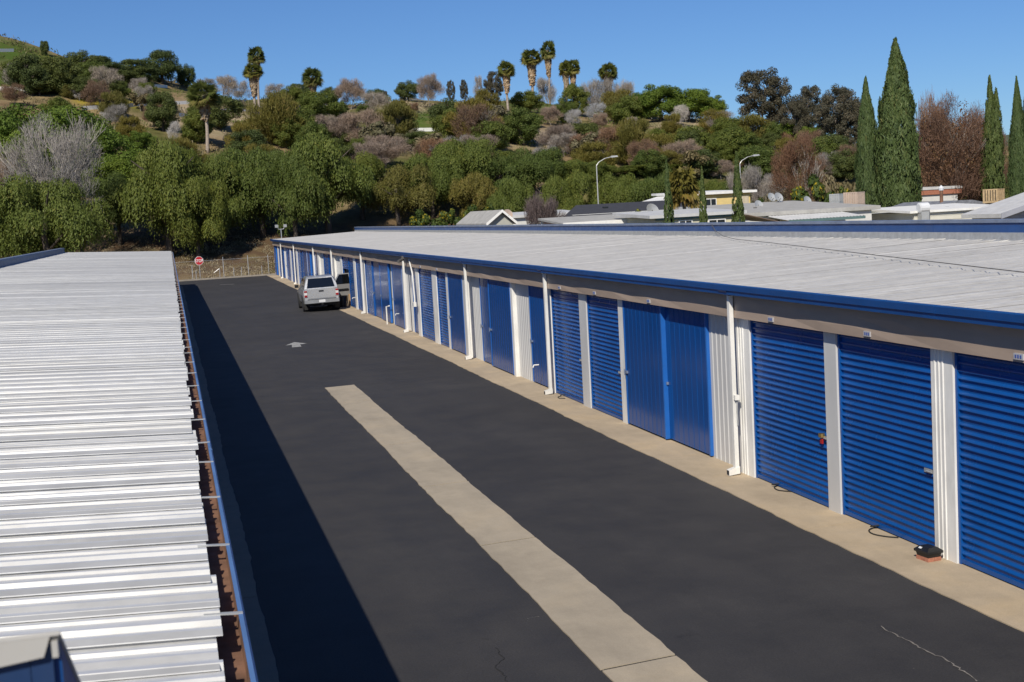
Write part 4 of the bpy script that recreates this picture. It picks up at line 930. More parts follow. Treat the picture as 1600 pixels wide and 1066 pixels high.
# ------------------------------------------------------------------ tree prototypes: (parts, natural width, natural height)
PROTO = {}
def proto(key, parts, W, H): PROTO.setdefault(key, []).append((parts, W, H))
for s in range(4):
    proto('pepper', [('trunk', trunk_mesh(10, .32, s, 'bark_dark')), ('crown', crown_weeping('crown', 'leaf_pepper', 10 + s, 5.2, 9.6, 0.6, 34, 170, 0.155))], 10.6, 10.4)
for s in range(2):
    proto('pepper_olive', [('trunk', trunk_mesh(10, .30, s + 5, 'bark_dark')), ('crown', crown_weeping('crown', 'leaf_olive', 30 + s, 5.0, 9.0, 0.8, 28, 140, 0.155))], 10.2, 10.0)
for s in range(3):
    proto('leafy', [('trunk', trunk_mesh(8, .28, s + 9, 'bark_dark')), ('crown', crown_leafy('crown', 'leaf_bright', 40 + s, 4.6, 8.2, 0.4, 50, 27000, 0.20, .18, .32))], 9.4, 8.8)
for s in range(3):
    proto('dark', [('trunk', trunk_mesh(7, .25, s + 12, 'bark_dark', spread=.4)), ('crown', crown_leafy('crown', 'leaf_dark', 50 + s, 4.2, 7.0, 0.1, 44, 21000, 0.20, .18, .34))], 8.6, 7.2)
for s in range(2):
    proto('round_green', [('trunk', trunk_mesh(6, .2, s + 15, 'bark_dark', spread=.3)), ('crown', crown_leafy('crown', 'leaf_pepper', 56 + s, 3.6, 6.2, 0.0, 60, 19000, 0.18, .2, .3))], 7.4, 6.3)
for s in range(3):
    rgx = fit(grow(70 + s, 7, .5, 4, .7, (3, 4), first=.10), 6.2, 3.0)
    proto('willow', [('trunk', branch_mesh(rgx, 3, 'bark_grey', .6)), ('crown', twig_cloud(70 + s, 3.7, 6.8, .1, 34, 13000, .60, .036, 'leaf_olive', .5))], 7.8, 7.0)
for key, mt, bk, dens, up in (('bare_grey', 'twig_grey', 'bark_grey', 6500, .8), ('bare_mauve', 'twig_mauve', 'bark_grey', 11000, .6), ('bare_brown', 'twig_brown', 'bark_grey', 10000, .6), ('bare_pale', 'twig_pale', 'bark_pale', 4200, .8), ('bare_dark', 'twig_dark', 'bark_dark', 15000, .3)):
    for s in range(2):
        rgx = fit(grow(80 + s * 7 + len(key), 7, .5, 5, .75, (2, 4), first=.16), 6.7, 3.2)
        proto(key, [('trunk', branch_mesh(rgx, 4, bk, .75)), ('crown', twig_cloud(85 + s + len(key), 3.5, 6.4, .5, 26, dens, .62, .015, mt, up * .35))], 7.4, 7.1)
for s in range(2):
    rgx = fit(grow(120 + s, 12, .42, 4, .6, (2, 4), first=.22), 10.2, 3.6)
    proto('eucalyptus', [('trunk', branch_mesh(rgx, 3, 'bark_grey', .8)), ('crown', crown_leafy('crown', 'leaf_euc', 121 + s, 4.5, 10.2, 1.0, 85, 24000, .20, .14, .24))], 9.0, 11.2)
for s in range(2):
    rgx = fit(grow(130 + s, 9, .45, 4, .6, (2, 4), first=.2), 8.0, 3.4)
    proto('rust', [('trunk', branch_mesh(rgx, 4, 'bark_pale', .8)), ('crown', twig_cloud(131 + s, 4.2, 7.2, 1.8, 60, 16000, .42, .014, 'twig_rust', .12, .16, .28)), ('leaves', crown_leafy('leaves', 'leaf_rust', 133 + s, 4.2, 7.0, 1.8, 60, 8500, .12, .16, .28))], 8.4, 9.0)
rgx = fit(grow(95, 12, .42, 5, .8, (2, 4), first=.14), 11.2, 5.0)
proto('bare_big', [('trunk', branch_mesh(rgx, 5, 'bark_pale', .85)), ('crown', twig_cloud(96, 5.2, 9.8, 1.6, 60, 15000, .50, .0115, 'twig_grey', .25, .14, .26))], 10.6, 11.6)
proto('cypress', [('trunk', trunk_mesh(3, .3, 3, 'bark_dark', 0)), ('crown', cypress_mesh(1, 15, 1.9, 62000))], 4.3, 15.9)
proto('cypress', [('trunk', trunk_mesh(3, .25, 4, 'bark_dark', 0)), ('crown', cypress_mesh(4, 13, 1.5, 40000, tips=2))], 3.8, 13.7)
proto('cypress_slim', [('trunk', trunk_mesh(2, .1, 3, 'bark_dark', 0)), ('crown', cypress_mesh(7, 7, .44, 12000, leaf=.26))], .9, 7.25)
for s in range(2): proto('citrus', [('trunk', trunk_mesh(4, .15, s, 'bark_dark')), ('crown', crown_leafy('crown', 'leaf_citrus', 140 + s, 2.2, 3.6, .5, 20, 4200, .22))], 4.6, 4.3)
for s in range(2): proto('scrub_bush', [('stems', trunk_mesh(2, .06, s, 'bark_grey')), ('crown', crown_leafy('crown', 'leaf_scrub', 150 + s, 1.8, 2.2, .1, 14, 2400, .22))], 3.8, 2.4)
for s in range(3): proto('palm', palm_parts(s, 9.0, 1.85, 3.4 + s * .5), 3.1, 10.0)
proto('palm_bushy', palm_parts(5, 7.5, 2.3, 2.8), 3.9, 8.8)
proto('palm_yellow', palm_parts(8, 5.3, 1.3, 0.0, 'leaf_palm_yellow', .14, 1.8), 2.3, 6.2)
rg = np.random.default_rng(3)
proto('dead_palm', [p for p in palm_parts(11, 5.0, 1.1, 2.6) if p[0] != 'fronds'], 1.6, 5.2)

TREES = []; used = {}
def tree(key, name, cat, label, px, ytop, wpx, Y=None, ybase=None, group=None, var=None, sink=0.0, minh=1.0):
    if Y is None:
        p = hit_terrain(px, ybase); Y = p[1]
    t = at_y(px, ytop, Y); z0 = ground_z(t[0], Y) - sink; hgt = max(minh, t[2] - z0); wid = wpx * rng_px(t)
    L = PROTO[key]; i = used.get(key, 0); used[key] = i + 1
    parts, W, H = L[(i if var is None else var) % len(L)]
    o = thing(name, label, cat, (t[0], Y, z0), group, local=True)
    rr = random.Random(int(px * 7 + ytop * 13)); s = wid / W
    o.rotation_euler = (0, 0, rr.uniform(0, 6.28)); o.scale = (s, s, hgt / H)
    for nm, me in parts: link(nm, me, None, o)
    TREES.append(o); return o
G = dict
# weeping trees behind the fence
PT = 'weeping olive-green pepper tree in the dense row behind the wire fence'; PG = 'pepper trees behind the fence'
for px, yt, w_, Y in [(250, 207, 185, 135), (178, 262, 110, 141), (330, 238, 130, 139), (400, 214, 150, 141), (503, 198, 165, 139), (452, 232, 120, 136), (560, 236, 110, 145), (716, 206, 130, 149), (670, 232, 110, 146), (830, 226, 135, 150), (770, 240, 120, 148), (895, 246, 120, 152), (948, 256, 110, 153), (1010, 256, 120, 153), (1075, 268, 110, 156), (300, 262, 120, 133)]:
    lab = {250: 'broad weeping pepper tree whose skirt hangs to the bank beside the stop sign', 503: 'tallest weeping pepper crown behind the twin floodlight', 716: 'high-domed pepper tree beside a yellowish weeping tree', 178: 'pepper tree beside the bright green broadleaf trees'}.get(px, PT)
    tree('pepper', 'pepper_tree', 'tree', lab, px, yt, w_, Y, group=PG)
tree('pepper', 'pepper_tree', 'tree', 'weeping pepper tree hanging over the blue parapet of the bright-roofed building', 62, 262, 205, 128)
tree('pepper', 'pepper_tree', 'tree', 'low weeping pepper tree beside the one over the blue parapet', -30, 290, 120, 131)
for px, yt, w_, Y in [(618, 252, 125, 143), (735, 262, 90, 143)]:
    tree('pepper_olive', 'pepper_tree', 'tree', 'yellowish weeping tree among the greener pepper trees', px, yt, w_, Y, group='yellowish trees in the pepper row')
tree('bare_big', 'bare_tree', 'tree', 'large leafless grey tree with fine upright branches before bright green crowns', 78, 163, 175, 133, var=0)
tree('bare_mauve', 'bare_tree', 'tree', 'leafless pale tree at the edge of the bright green crowns', -2, 225, 70, 136)
for px, yt, w_, Y in [(60, 148, 210, 162), (150, 182, 130, 158), (5, 150, 150, 160), (112, 152, 130, 168), (170, 238, 100, 152), (30, 190, 140, 150), (205, 225, 90, 154)]:
    tree('leafy', 'broadleaf_tree', 'tree', 'bright green broadleaf tree behind the large leafless grey tree', px, yt, w_, Y, group='bright green trees on the lower slope')
for px, yt, w_, yb in [(45, 80, 75, 150), (88, 84, 80, 148), (125, 76, 80, 128), (160, 86, 75, 124), (205, 90, 75, 126), (28, 95, 60, 140), (70, 110, 80, 146), (140, 102, 60, 138), (190, 108, 70, 134), (225, 100, 50, 132)]:
    tree('dark', 'hill_tree', 'tree', 'dark green rounded tree in the thicket on the upper slope', px, yt, w_, ybase=yb, group='thicket on the upper slope')
tree('dark', 'hill_tree', 'tree', 'tall dark green tree with a broken crown at the end of the thicket', 250, 74, 68, ybase=130)
tree('dark', 'hill_tree', 'tree', 'small dark tree at the tip of the thicket skyline', 290, 98, 36, ybase=138)
tree('dark', 'hill_tree', 'tree', 'tiny round dark tree alone on the grassy hilltop', 68, 62, 18, ybase=88)
for px, yt, w_, yb in [(176, 122, 42, 152), (60, 120, 60, 150), (130, 115, 50, 140)]:
    tree('dark', 'dark_shrub', 'shrub', 'dark shrub below the thicket beside the yellow flowers', px, yt, w_, ybase=yb, group='dark shrubs by the flowers')
tree('dark', 'hill_tree', 'tree', 'very dark round oak beside the stout palm on the slope', 250, 138, 62, ybase=205)
tree('round_green', 'hill_tree', 'tree', 'round green bush tree growing at the foot of the stout palm', 305, 168, 60, ybase=225)
tree('leafy', 'broadleaf_tree', 'tree', 'low green tree between the oak and the pepper row', 215, 200, 70, ybase=250)
for px, yt, w_, yb, n in [(180, 160, 55, 200, 'grey'), (215, 118, 45, 150, 'grey'), (345, 114, 60, 158, 'grey'), (372, 122, 45, 156, 'grey'), (320, 120, 45, 152, 'grey'), (225, 130, 40, 166, 'grey'), (120, 130, 30, 155, 'grey'), (430, 128, 50, 158, 'grey'), (455, 132, 40, 160, 'grey')]:
    tree('bare_' + n, 'bare_tree', 'tree', 'thin leafless grey tree on the upper slope near the white kerbs', px, yt, w_, ybase=yb, group='leafless grey trees on the upper slope')
for px, yt, w_, yb in [(270, 186, 30, 222), (165, 172, 30, 200), (122, 138, 25, 158), (370, 205, 45, 235)]:
    tree('bare_pale', 'bare_shrub', 'shrub', 'whitish leafless shrub low on the slope', px, yt, w_, ybase=yb, group='whitish leafless shrubs low on the slope')
tree('willow', 'willow_shrub', 'shrub', 'tall yellow-olive feathery shrub below the pair of palms', 428, 140, 110, ybase=228)
tree('willow', 'willow_shrub', 'shrub', 'yellow-olive feathery shrub between mauve leafless trees', 615, 158, 85, ybase=228)
tree('willow', 'willow_shrub', 'shrub', 'brownish olive feathery shrub beside the green lawn patch', 735, 150, 105, ybase=222)
tree('bare_brown', 'bare_tree', 'tree', 'brown leafless tree rising through the olive shrub by the lawn', 742, 155, 95, ybase=228)
tree('bare_mauve', 'bare_tree', 'tree', 'mauve leafless tree with a rounded crown on the skyline', 545, 120, 62, ybase=172)
for px, yt, w_, yb in [(520, 172, 95, 232), (565, 168, 95, 236), (600, 205, 90, 262), (575, 218, 80, 268), (475, 178, 60, 215)]:
    tree('bare_mauve', 'bare_tree', 'tree', 'pinkish leafless tree in the thicket above the pepper row', px, yt, w_, ybase=yb, group='pinkish leafless thicket')
tree('bare_mauve', 'bare_tree', 'tree', 'tall leafless tree with mauve twigs beside a dark evergreen on the skyline', 670, 112, 48, ybase=170)
tree('dark', 'hill_tree', 'tree', 'dark evergreen beside the mauve leafless tree on the skyline', 636, 124, 50, ybase=158)
tree('dark', 'hill_tree', 'tree', 'low dark green tree behind the yellowish palm', 470, 128, 50, ybase=160)
for px, yt, w_, yb in [(588, 136, 45, 160), (515, 134, 40, 162)]:
    tree('dark', 'dark_shrub', 'shrub', 'dark shrub on the skyline between palm and mauve tree', px, yt, w_, ybase=yb, group='dark skyline shrubs')
for px, yt, w_, yb in [(703, 122, 16, 152), (724, 122, 16, 154), (600, 138, 14, 158)]:
    tree('eucalyptus', 'sapling', 'tree', 'thin sparse young tree on the skyline', px, yt, w_, ybase=yb, group='thin young trees on the skyline')
tree('bare_grey', 'bare_tree', 'tree', 'slim leafless grey tree beside the thin young trees', 746, 112, 20, ybase=152)
tree('eucalyptus', 'hill_tree', 'tree', 'airy grey-green tree directly behind a palm on the skyline', 770, 108, 34, ybase=152)
tree('round_green', 'hill_tree', 'tree', 'rounded bright green tree below the palms in mid slope', 815, 164, 74, ybase=228)
tree('round_green', 'hill_tree', 'tree', 'dense round green bush tree under the twin short palms', 897, 128, 56, ybase=182)
for px, yt, w_, yb in [(852, 116, 48, 152), (938, 112, 60, 165), (975, 120, 50, 170), (920, 120, 40, 160)]:
    tree('bare_grey', 'bare_tree', 'tree', 'leafless grey-brown tree among the hilltop palms', px, yt, w_, ybase=yb, group='leafless trees among the hilltop palms')
for px, yt, w_, yb in [(930, 158, 52, 192), (1018, 146, 62, 188), (1060, 160, 40, 200), (985, 160, 40, 192), (895, 168, 40, 200)]:
    tree('bare_pale', 'bare_tree', 'tree', 'silvery white leafless tree on the slope below the palms', px, yt, w_, ybase=yb, group='silvery leafless trees below the palms')
tree('willow', 'willow_shrub', 'shrub', 'olive shrub at the foot of the palm with grey skirt', 968, 146, 55, ybase=192)
for px, yt, w_, yb in [(1030, 128, 95, 190), (1075, 132, 90, 190), (1005, 138, 60, 185), (1110, 146, 60, 192)]:
    tree('leafy', 'broadleaf_tree', 'tree', 'green broadleaf tree in the rounded grove on the ridge', px, yt, w_, ybase=yb, group='rounded grove on the ridge')
for px, yt, w_, yb, kk in [(870, 190, 80, 240, 'bare_mauve'), (915, 205, 75, 250, 'bare_brown'), (880, 205, 60, 246, 'bare_grey'), (950, 190, 80, 256, 'bare_brown'), (1120, 168, 60, 212, 'bare_grey')]:
    tree(kk, 'bare_tree', 'tree', 'tangled leafless brownish tree in mid slope above the pepper row', px, yt, w_, ybase=yb, group='tangled leafless trees in mid slope')
tree('willow', 'willow_shrub', 'shrub', 'rusty olive shrub beside a pale leafless snag in mid slope', 985, 182, 85, ybase=262)
tree('willow', 'willow_shrub', 'shrub', 'olive shrub beside the dark green round shrub in mid slope', 1040, 206, 75, ybase=258)
tree('dark', 'dark_shrub', 'shrub', 'dark green round shrub beside the sandy slide', 1074, 200, 56, ybase=256)
for px, yt, w_, yb in [(1140, 180, 70, 226), (1155, 205, 80, 250), (1175, 225, 70, 262), (1125, 215, 60, 258)]:
    tree('round_green', 'hill_tree', 'tree', 'mid green shrub right of the sandy slide', px, yt, w_, ybase=yb, group='shrubs beyond the sandy slide')
tree('eucalyptus', 'eucalyptus_tree', 'tree', 'tall grey-brown eucalyptus with gaps in its leaning crown', 1192, 98, 96, ybase=212)
for px, yt, w_, yb in [(1262, 128, 66, 235), (1308, 124, 80, 245), (1332, 150, 60, 245), (1240, 150, 60, 235)]:
    tree('eucalyptus', 'eucalyptus_tree', 'tree', 'grey-brown eucalyptus in the clump beside the slender cypress', px, yt, w_, ybase=yb, group='eucalyptus clump')
for px, yt, w_, yb in [(1232, 184, 80, 232), (1268, 192, 60, 240)]:
    tree('leafy', 'broadleaf_tree', 'tree', 'bright green bushy tree under the eucalyptus clump', px, yt, w_, ybase=yb, group='bushy trees under the eucalyptus')
for px, yt, w_, yb in [(1300, 205, 70, 268), (1320, 230, 70, 285), (1200, 205, 50, 240)]:
    tree('dark', 'hill_tree', 'tree', 'dull dark tree at the foot of the eucalyptus clump', px, yt, w_, ybase=yb, group='dull trees under the eucalyptus')
tree('rust', 'rust_tree', 'tree', 'rust-brown sparse tree behind the satellite dishes', 1246, 206, 92, 118, var=0)
for px, yt, w_, yb in [(1180, 250, 60, 295), (1210, 262, 60, 300), (1150, 262, 50, 298), (1195, 275, 60, 305)]:
    tree('bare_grey', 'bare_shrub', 'shrub', 'grey leafless scrub behind the yellow house', px, yt, w_, 135, group='grey scrub behind the yellow house')
tree('citrus', 'citrus_tree', 'tree', 'round citrus tree dotted with yellow fruit behind the flat roofs', 1270, 270, 82, 96)
tree('citrus', 'citrus_tree', 'tree', 'yellow-flecked citrus tree beside the big cypress', 1312, 285, 50, 98)
tree('citrus', 'citrus_tree', 'tree', 'small yellow-green bush beside the yellow house', 1188, 306, 48, 92)
tree('citrus', 'citrus_tree', 'tree', 'pale green clipped hedge bush on the edge of the charcoal roof', 988, 320, 60, 72, minh=.8)
for px, yt, w_, Y in [(738, 318, 70, 128), (700, 322, 60, 130), (655, 325, 60, 129), (770, 315, 50, 128)]:
    tree('citrus', 'low_shrub', 'shrub', 'low reddish-green shrub behind the ridge parapet', px, yt, w_, Y, group='low shrubs behind the parapet')
tree('cypress', 'cypress_tree', 'tree', 'tallest cypress, broad and dense with a pointed tip', 1398, 50, 72, 84, var=0)
tree('cypress', 'cypress_tree', 'tree', 'slender cypress standing beside the tallest cypress', 1352, 112, 42, 86, var=0)
tree('cypress', 'cypress_tree', 'tree', 'cypress with a forked tip behind the red-brown tree', 1546, 110, 46, 92, var=1)
for px, yt in [(1588, 112), (1606, 106)]:
    tree('cypress', 'cypress_tree', 'tree', 'narrow cypress beside the tan rooftop cooler', px, yt, 30, 86, var=0, group='cypresses beside the cooler')
for px, yt, w_, lab in [(1041, 246, 16, 'slim dark cypress beside the red chimney'), (1096, 256, 15, 'slim dark cypress before the yellow house window'), (1150, 232, 19, 'slim dark cypress at the vented end of the yellow house')]:
    tree('cypress_slim', 'cypress_tree', 'tree', lab, px, yt, w_ * 1.12, 49)
tree('rust', 'rust_tree', 'tree', 'wide red-brown tree with bare tips between two cypresses', 1478, 150, 140, 94, var=1)
tree('rust', 'rust_tree', 'tree', 'red-brown tree behind the distant low house', 1515, 165, 120, 99, var=0)
tree('rust', 'rust_tree', 'tree', 'lower red-brown crown beside the forked cypress', 1535, 185, 90, 97, var=0)
tree('bare_brown', 'bare_tree', 'tree', 'leafless brown tree rising inside the red-brown crown', 1455, 132, 70, 95)
tree('bare_dark', 'bare_tree', 'tree', 'dark leafless spreading tree beside the white gabled house', 848, 293, 84, 76, var=0)
for px, yt, w_, Y in [(1500, 265, 90, 110), (1430, 275, 60, 108), (1560, 255, 60, 112), (1590, 240, 80, 115)]:
    tree('dark', 'hill_tree', 'tree', 'dark tree in the shade behind the right-hand mobile homes', px, yt, w_, Y, group='dark trees behind the mobile homes')
# infill on the slope
rf = random.Random(11)
sky_y = lambda x: float(np.interp(x, [0, 100, 200, 300, 400, 800, 900, 1000, 1100, 1200, 1300, 1350], [90, 120, 135, 150, 160, 160, 165, 180, 200, 225, 255, 270]))
INF = [('bare_grey', 'bare_shrub', 'leafless grey shrub scattered on the open slope', 'scattered grey shrubs'), ('willow', 'willow_shrub', 'olive brown shrub scattered on the open slope', 'scattered olive shrubs'), ('round_green', 'green_shrub', 'rounded green shrub scattered on the open slope', 'scattered green shrubs'), ('bare_mauve', 'bare_shrub', 'mauve twiggy shrub scattered on the open slope', 'scattered mauve shrubs'), ('scrub_bush', 'scrub_bush', 'dry scrub bush scattered on the open slope', 'scattered scrub bushes'), ('dark', 'dark_shrub', 'dark evergreen shrub scattered on the open slope', 'scattered dark shrubs'), ('bare_brown', 'bare_shrub', 'brown twiggy shrub scattered on the open slope', 'scattered brown shrubs')]
for i in range(120):
    px = 15 + 1330 * (i + rf.random()) / 120; y0 = sky_y(px) + 8; yb = y0 + (min(285, y0 + 110) - y0) * rf.random(); k_ = INF[rf.choices(range(7), [4, 6, 7, 2, 3, 2, 2])[0]]
    hp = rf.uniform(20, 58)
    if 255 < px < 430 and yb < 200 or 640 < px < 720 and yb < 195: hp *= .4
    tree(k_[0], k_[1], 'shrub', k_[2], px, yb - hp, hp * rf.uniform(1.1, 1.7), ybase=yb, group=k_[3], minh=.8)
for px, yt, w_, Y in [(1040, 262, 100, 130), (1090, 274, 90, 130), (1125, 276, 70, 136), (960, 264, 100, 131), (900, 262, 100, 131), (1000, 268, 90, 129), (860, 268, 90, 130), (800, 272, 90, 132)]:
    tree('pepper', 'pepper_tree', 'tree', 'green weeping tree lining the road behind the mobile homes', px, yt, w_, Y, group='weeping trees behind the mobile homes')
for px, yt, w_, Y in [(1165, 285, 60, 128), (1215, 288, 60, 126), (1330, 265, 60, 122), (1290, 255, 60, 130), (1420, 262, 60, 120), (1500, 282, 70, 118)]:
    tree('scrub_bush', 'scrub_bush', 'shrub', 'drab olive bush behind the mobile homes', px, yt, w_, Y, group='drab bushes behind the mobile homes')
# palms
tree('palm', 'palm_tree', 'palm', 'taller palm of the close pair with a thin trunk', 399, 76, 24, ybase=172, var=0)
tree('palm', 'palm_tree', 'palm', 'shorter palm of the close pair with a thick grey skirt', 394, 102, 27, ybase=186, var=2)
tree('palm_bushy', 'palm_tree', 'palm', 'yellowish full-headed palm standing alone below the skyline', 487, 109, 29, ybase=186)
tree('palm_bushy', 'palm_tree', 'palm', 'stout palm with a wide green head and tan skirt on the lower slope', 317, 132, 46, ybase=240)
tree('palm', 'palm_tree', 'palm', 'palm with a long tan skirt beside the airy grey-green tree', 790, 99, 24, ybase=186, var=1)
tree('palm', 'palm_tree', 'palm', 'wide-headed palm with a thick trunk on the crest', 829, 80, 28, ybase=152, var=2)
tree('palm', 'palm_tree', 'palm', 'tallest skyline palm with a slim skirted trunk', 855, 67, 21, ybase=154, var=0)
for px, yt in [(883, 98), (894, 96)]: tree('palm', 'palm_tree', 'palm', 'short twin palm rising behind the dense round bush', px, yt, 20, ybase=150, group='twin short palms')
tree('palm', 'palm_tree', 'palm', 'palm with a grey skirted trunk among leafless trees', 949, 102, 25, ybase=172, var=2)
tree('dead_palm', 'palm_tree', 'palm', 'headless palm trunk with a tan skirt among silvery trees', 992, 150, 15, ybase=190)
tree('palm_yellow', 'palm_tree', 'palm', 'small drooping yellow palm above the red chimney', 1066, 258, 46, 66)

# low scrub and dry grass that nobody could count
def scatter(name, mat, n, seed, box_, size, hgt, keep, label, cat):
    rg = np.random.default_rng(seed); P = []
    while len(P) < n:
        x = rg.uniform(box_[0], box_[1]); y = rg.uniform(box_[2], box_[3])
        if keep(x, y): P.append((x, y, ground_z(x, y)))
    P = np.repeat(np.array(P), 9, 0); k = len(P); P = P + np.stack([rg.normal(0, size * 1.4, k), rg.normal(0, size * 1.4, k), np.abs(rg.normal(0, hgt, k))], 1)
    s = size * rg.uniform(.5, 1.5, k)
    me = quads_mesh(name, leaf_quads(rg, P, unit(rg.normal(size=(k, 3)) + np.array([0, -.4, .3])), s * 1.3, s * .4, np.array([0, 0, 1.0]) + rg.normal(0, .4, (k, 3))), np.clip(rg.normal(.45, .25, k), 0, 1), mat)
    o = link(name, me); o['kind'] = 'stuff'; o['label'] = label; o['category'] = cat
nz = lambda x, y: math.sin(x * .19 + 1) * math.sin(y * .13) + .5 * math.sin(x * .5 + y * .37)
scatter('hillside_scrub', 'leaf_scrub', 5500, 1, (-60, 190, 150, 302), .34, .35, lambda x, y: nz(x, y) > .25, 'low olive-brown scrub covering the hillside', 'scrub')
scatter('green_scrub', 'leaf_pepper', 2600, 2, (-60, 190, 150, 302), .34, .32, lambda x, y: nz(x + 40, y - 20) > .45, 'low green scrub in patches on the hillside', 'scrub')
scatter('dry_grass', 'leaf_dry', 2600, 3, (-12, 14, 122.6, 150), .12, .10, lambda x, y: nz(x * 3, y * 3) > -.4, 'dry grass on the dirt bank behind the fence', 'grass')

# ------------------------------------------------------------------ white terrace kerbs on the hill
def terrace(pts, label, hgt=.58, mat='rail_white', group='white terrace kerbs on the hill'):
    P = [hit_terrain(*p) for p in pts]; Q = []
    for a_, b_ in zip(P[:-1], P[1:]):
        n = max(1, int(np.hypot(*(b_ - a_)[:2]) / 2))
        for i in range(n): q = a_ + (b_ - a_) * i / n; Q.append((q[0], q[1], ground_z(q[0], q[1])))
    Q.append((P[-1][0], P[-1][1], ground_z(P[-1][0], P[-1][1])))
    vs = []; fs = []
    for i, (x, y, z) in enumerate(Q):
        vs += [(x, y - .15, z - .3), (x, y + .15, z - .3), (x, y + .15, z + hgt), (x, y - .15, z + hgt)]
        if i: b_ = 4 * i; a_ = b_ - 4; fs += [(a_ + j, a_ + (j + 1) % 4, b_ + (j + 1) % 4, b_ + j) for j in range(4)]
    fs += [(0, 1, 2, 3), tuple(4 * (len(Q) - 1) + j for j in (3, 2, 1, 0))]
    tag(link('terrace_kerb', fix_normals(MB().add(vs, fs).mesh('kerb')), mat), label, 'kerb', group)
KL = 'low white kerb edging a terrace on the hillside'
for pts in [[(-5, 81), (22, 82)], [(-5, 142), (30, 142), (60, 145)], [(78, 142), (165, 142)], [(215, 140), (262, 138)], [(272, 164), (330, 161), (385, 158)], [(128, 173), (155, 171)], [(195, 169), (232, 167)], [(280, 182), (335, 178), (384, 174)], [(460, 169), (512, 167)], [(625, 158), (680, 156), (762, 151)], [(640, 206), (700, 204)]]:
    terrace(pts, KL)

# ------------------------------------------------------------------ street lamps
def street_lamp(px, ytop, Y, label, armpx):
    t = at_y(px, ytop + 12, Y); s = rng_px(t); o = thing('street_lamp', label, 'street lamp', (t[0], Y, ground_z(t[0], Y)), local=True); z = t[2] - ground_z(t[0], Y); a = armpx * s
    link('pole', MB().tube([(0, 0, -.2), (0, 0, z * .5), (0, 0, z)], [.075, .06, .05], 8), 'lamp_grey', o)
    link('arm', MB().tube([(0, 0, z), (a * .12, 0, z + .30), (a * .45, 0, z + .62), (a * .8, 0, z + .75)], [.045, .04, .04, .035], 6), 'lamp_grey', o)
    link('lamp_head', MB().hexa([(a * .76, -.14, z + .66), (a * 1.12, -.12, z + .72), (a * 1.12, .12, z + .72), (a * .76, .14, z + .66), (a * .78, -.10, z + .84), (a * 1.08, -.08, z + .84), (a * 1.08, .08, z + .84), (a * .78, .10, z + .84)]), 'lamp_grey', o)
street_lamp(932, 247, 118, 'curved-arm street lamp rising behind the charcoal roof', 32)
street_lamp(1156, 244, 124, 'curved-arm street lamp behind the yellow house', 30)

# ------------------------------------------------------------------ mobile homes beyond the parapet
paint('stucco_white', (0.62, 0.62, 0.60), .8, wear=.1); paint('stucco_grey', (0.40, 0.40, 0.36), .8, wear=.1); paint('stucco_cream', (0.62, 0.58, 0.42), .8, wear=.1)
paint('stucco_yellow', (0.68, 0.52, 0.22), .8, wear=.08); paint('trim_green', (0.10, 0.17, 0.17), .7); paint('roof_charcoal', (0.045, 0.045, 0.052), .95, wear=.25, scale=3)
paint('roof_white', (0.56, 0.56, 0.555), .6, wear=.15, scale=2); paint('roof_pale', (0.40, 0.39, 0.365), .8, wear=.2, scale=2); paint('roof_gravel', (0.20, 0.21, 0.24), .95, wear=.5, scale=5)
paint('window_dark', (0.015, 0.018, 0.022), .12, spec=.7); paint('cooler_tan', (0.46, 0.36, 0.29), .7, wear=.2); paint('cooler_rust', (0.50, 0.36, 0.20), .75, wear=.35, scale=6); paint('siding_cream', (0.66, 0.64, 0.56), .7, wear=.06); paint('wall_blue_grey', (0.34, 0.35, 0.40), .8)
paint('awning_brown', (0.17, 0.12, 0.09), .8)
def home(name, label, x0, x1, Y, depth, parts_fn, group=None):
    o = thing(name, label, 'house', (0.5 * (at_y(x0, 340, Y)[0] + at_y(x1, 340, Y)[0]), Y + depth / 2, 0), group)
    parts_fn(o); return o
def P2(px, py, Y): p = at_y(px, py, Y); return p[0], p[2]
def wall_block(o, name, x0, x1, Y, depth, ytop, mat, z0=0.0, ytop2=None):
    xa, za = P2(x0, ytop, Y); xb, zb = P2(x1, ytop if ytop2 is None else ytop2, Y); za2 = za if ytop2 is None else zb
    z = max(za, zb) if ytop2 is None else None
    if ytop2 is None: return link(name, MB().box(xa, xb, Y, Y + depth, z0, za), mat, o)
    return link(name, MB().hexa([(xa, Y, z0), (xb, Y, z0), (xb, Y + depth, z0), (xa, Y + depth, z0), (xa, Y, za), (xb, Y, zb), (xb, Y + depth, zb), (xa, Y + depth, za)]), mat, o)
def flat_roof(o, x0, x1, Y, depth, ytop, th, mat, rise=0.0, over=.25, name='roof'):
    xa, z = P2(x0, ytop, Y); xb, _ = P2(x1, ytop, Y)
    return link(name, MB().hexa([(xa - over, Y - over, z - th), (xb + over, Y - over, z - th), (xb + over, Y + depth, z - th + rise), (xa - over, Y + depth, z - th + rise), (xa - over, Y - over, z), (xb + over, Y - over, z), (xb + over, Y + depth, z + rise), (xa - over, Y + depth, z + rise)]), mat, o)
def window(o, x0, x1, y0, y1, Y):
    xa, za = P2(x0, y1, Y); xb, zb = P2(x1, y0, Y)
    w_ = link('window', MB().box(xa, xb, Y - .03, Y + .02, za, zb), 'window_dark', o)
    f = MB(); t = .05; f.box(xa - t, xa, Y - .05, Y, za - t, zb + t); f.box(xb, xb + t, Y - .05, Y, za - t, zb + t); f.box(xa, xb, Y - .05, Y, zb, zb + t); f.box(xa, xb, Y - .05, Y, za - t, za); f.box((xa + xb) / 2 - .02, (xa + xb) / 2 + .02, Y - .045, Y - .031, za, zb)
    link('frame', f, 'rail_white', w_)
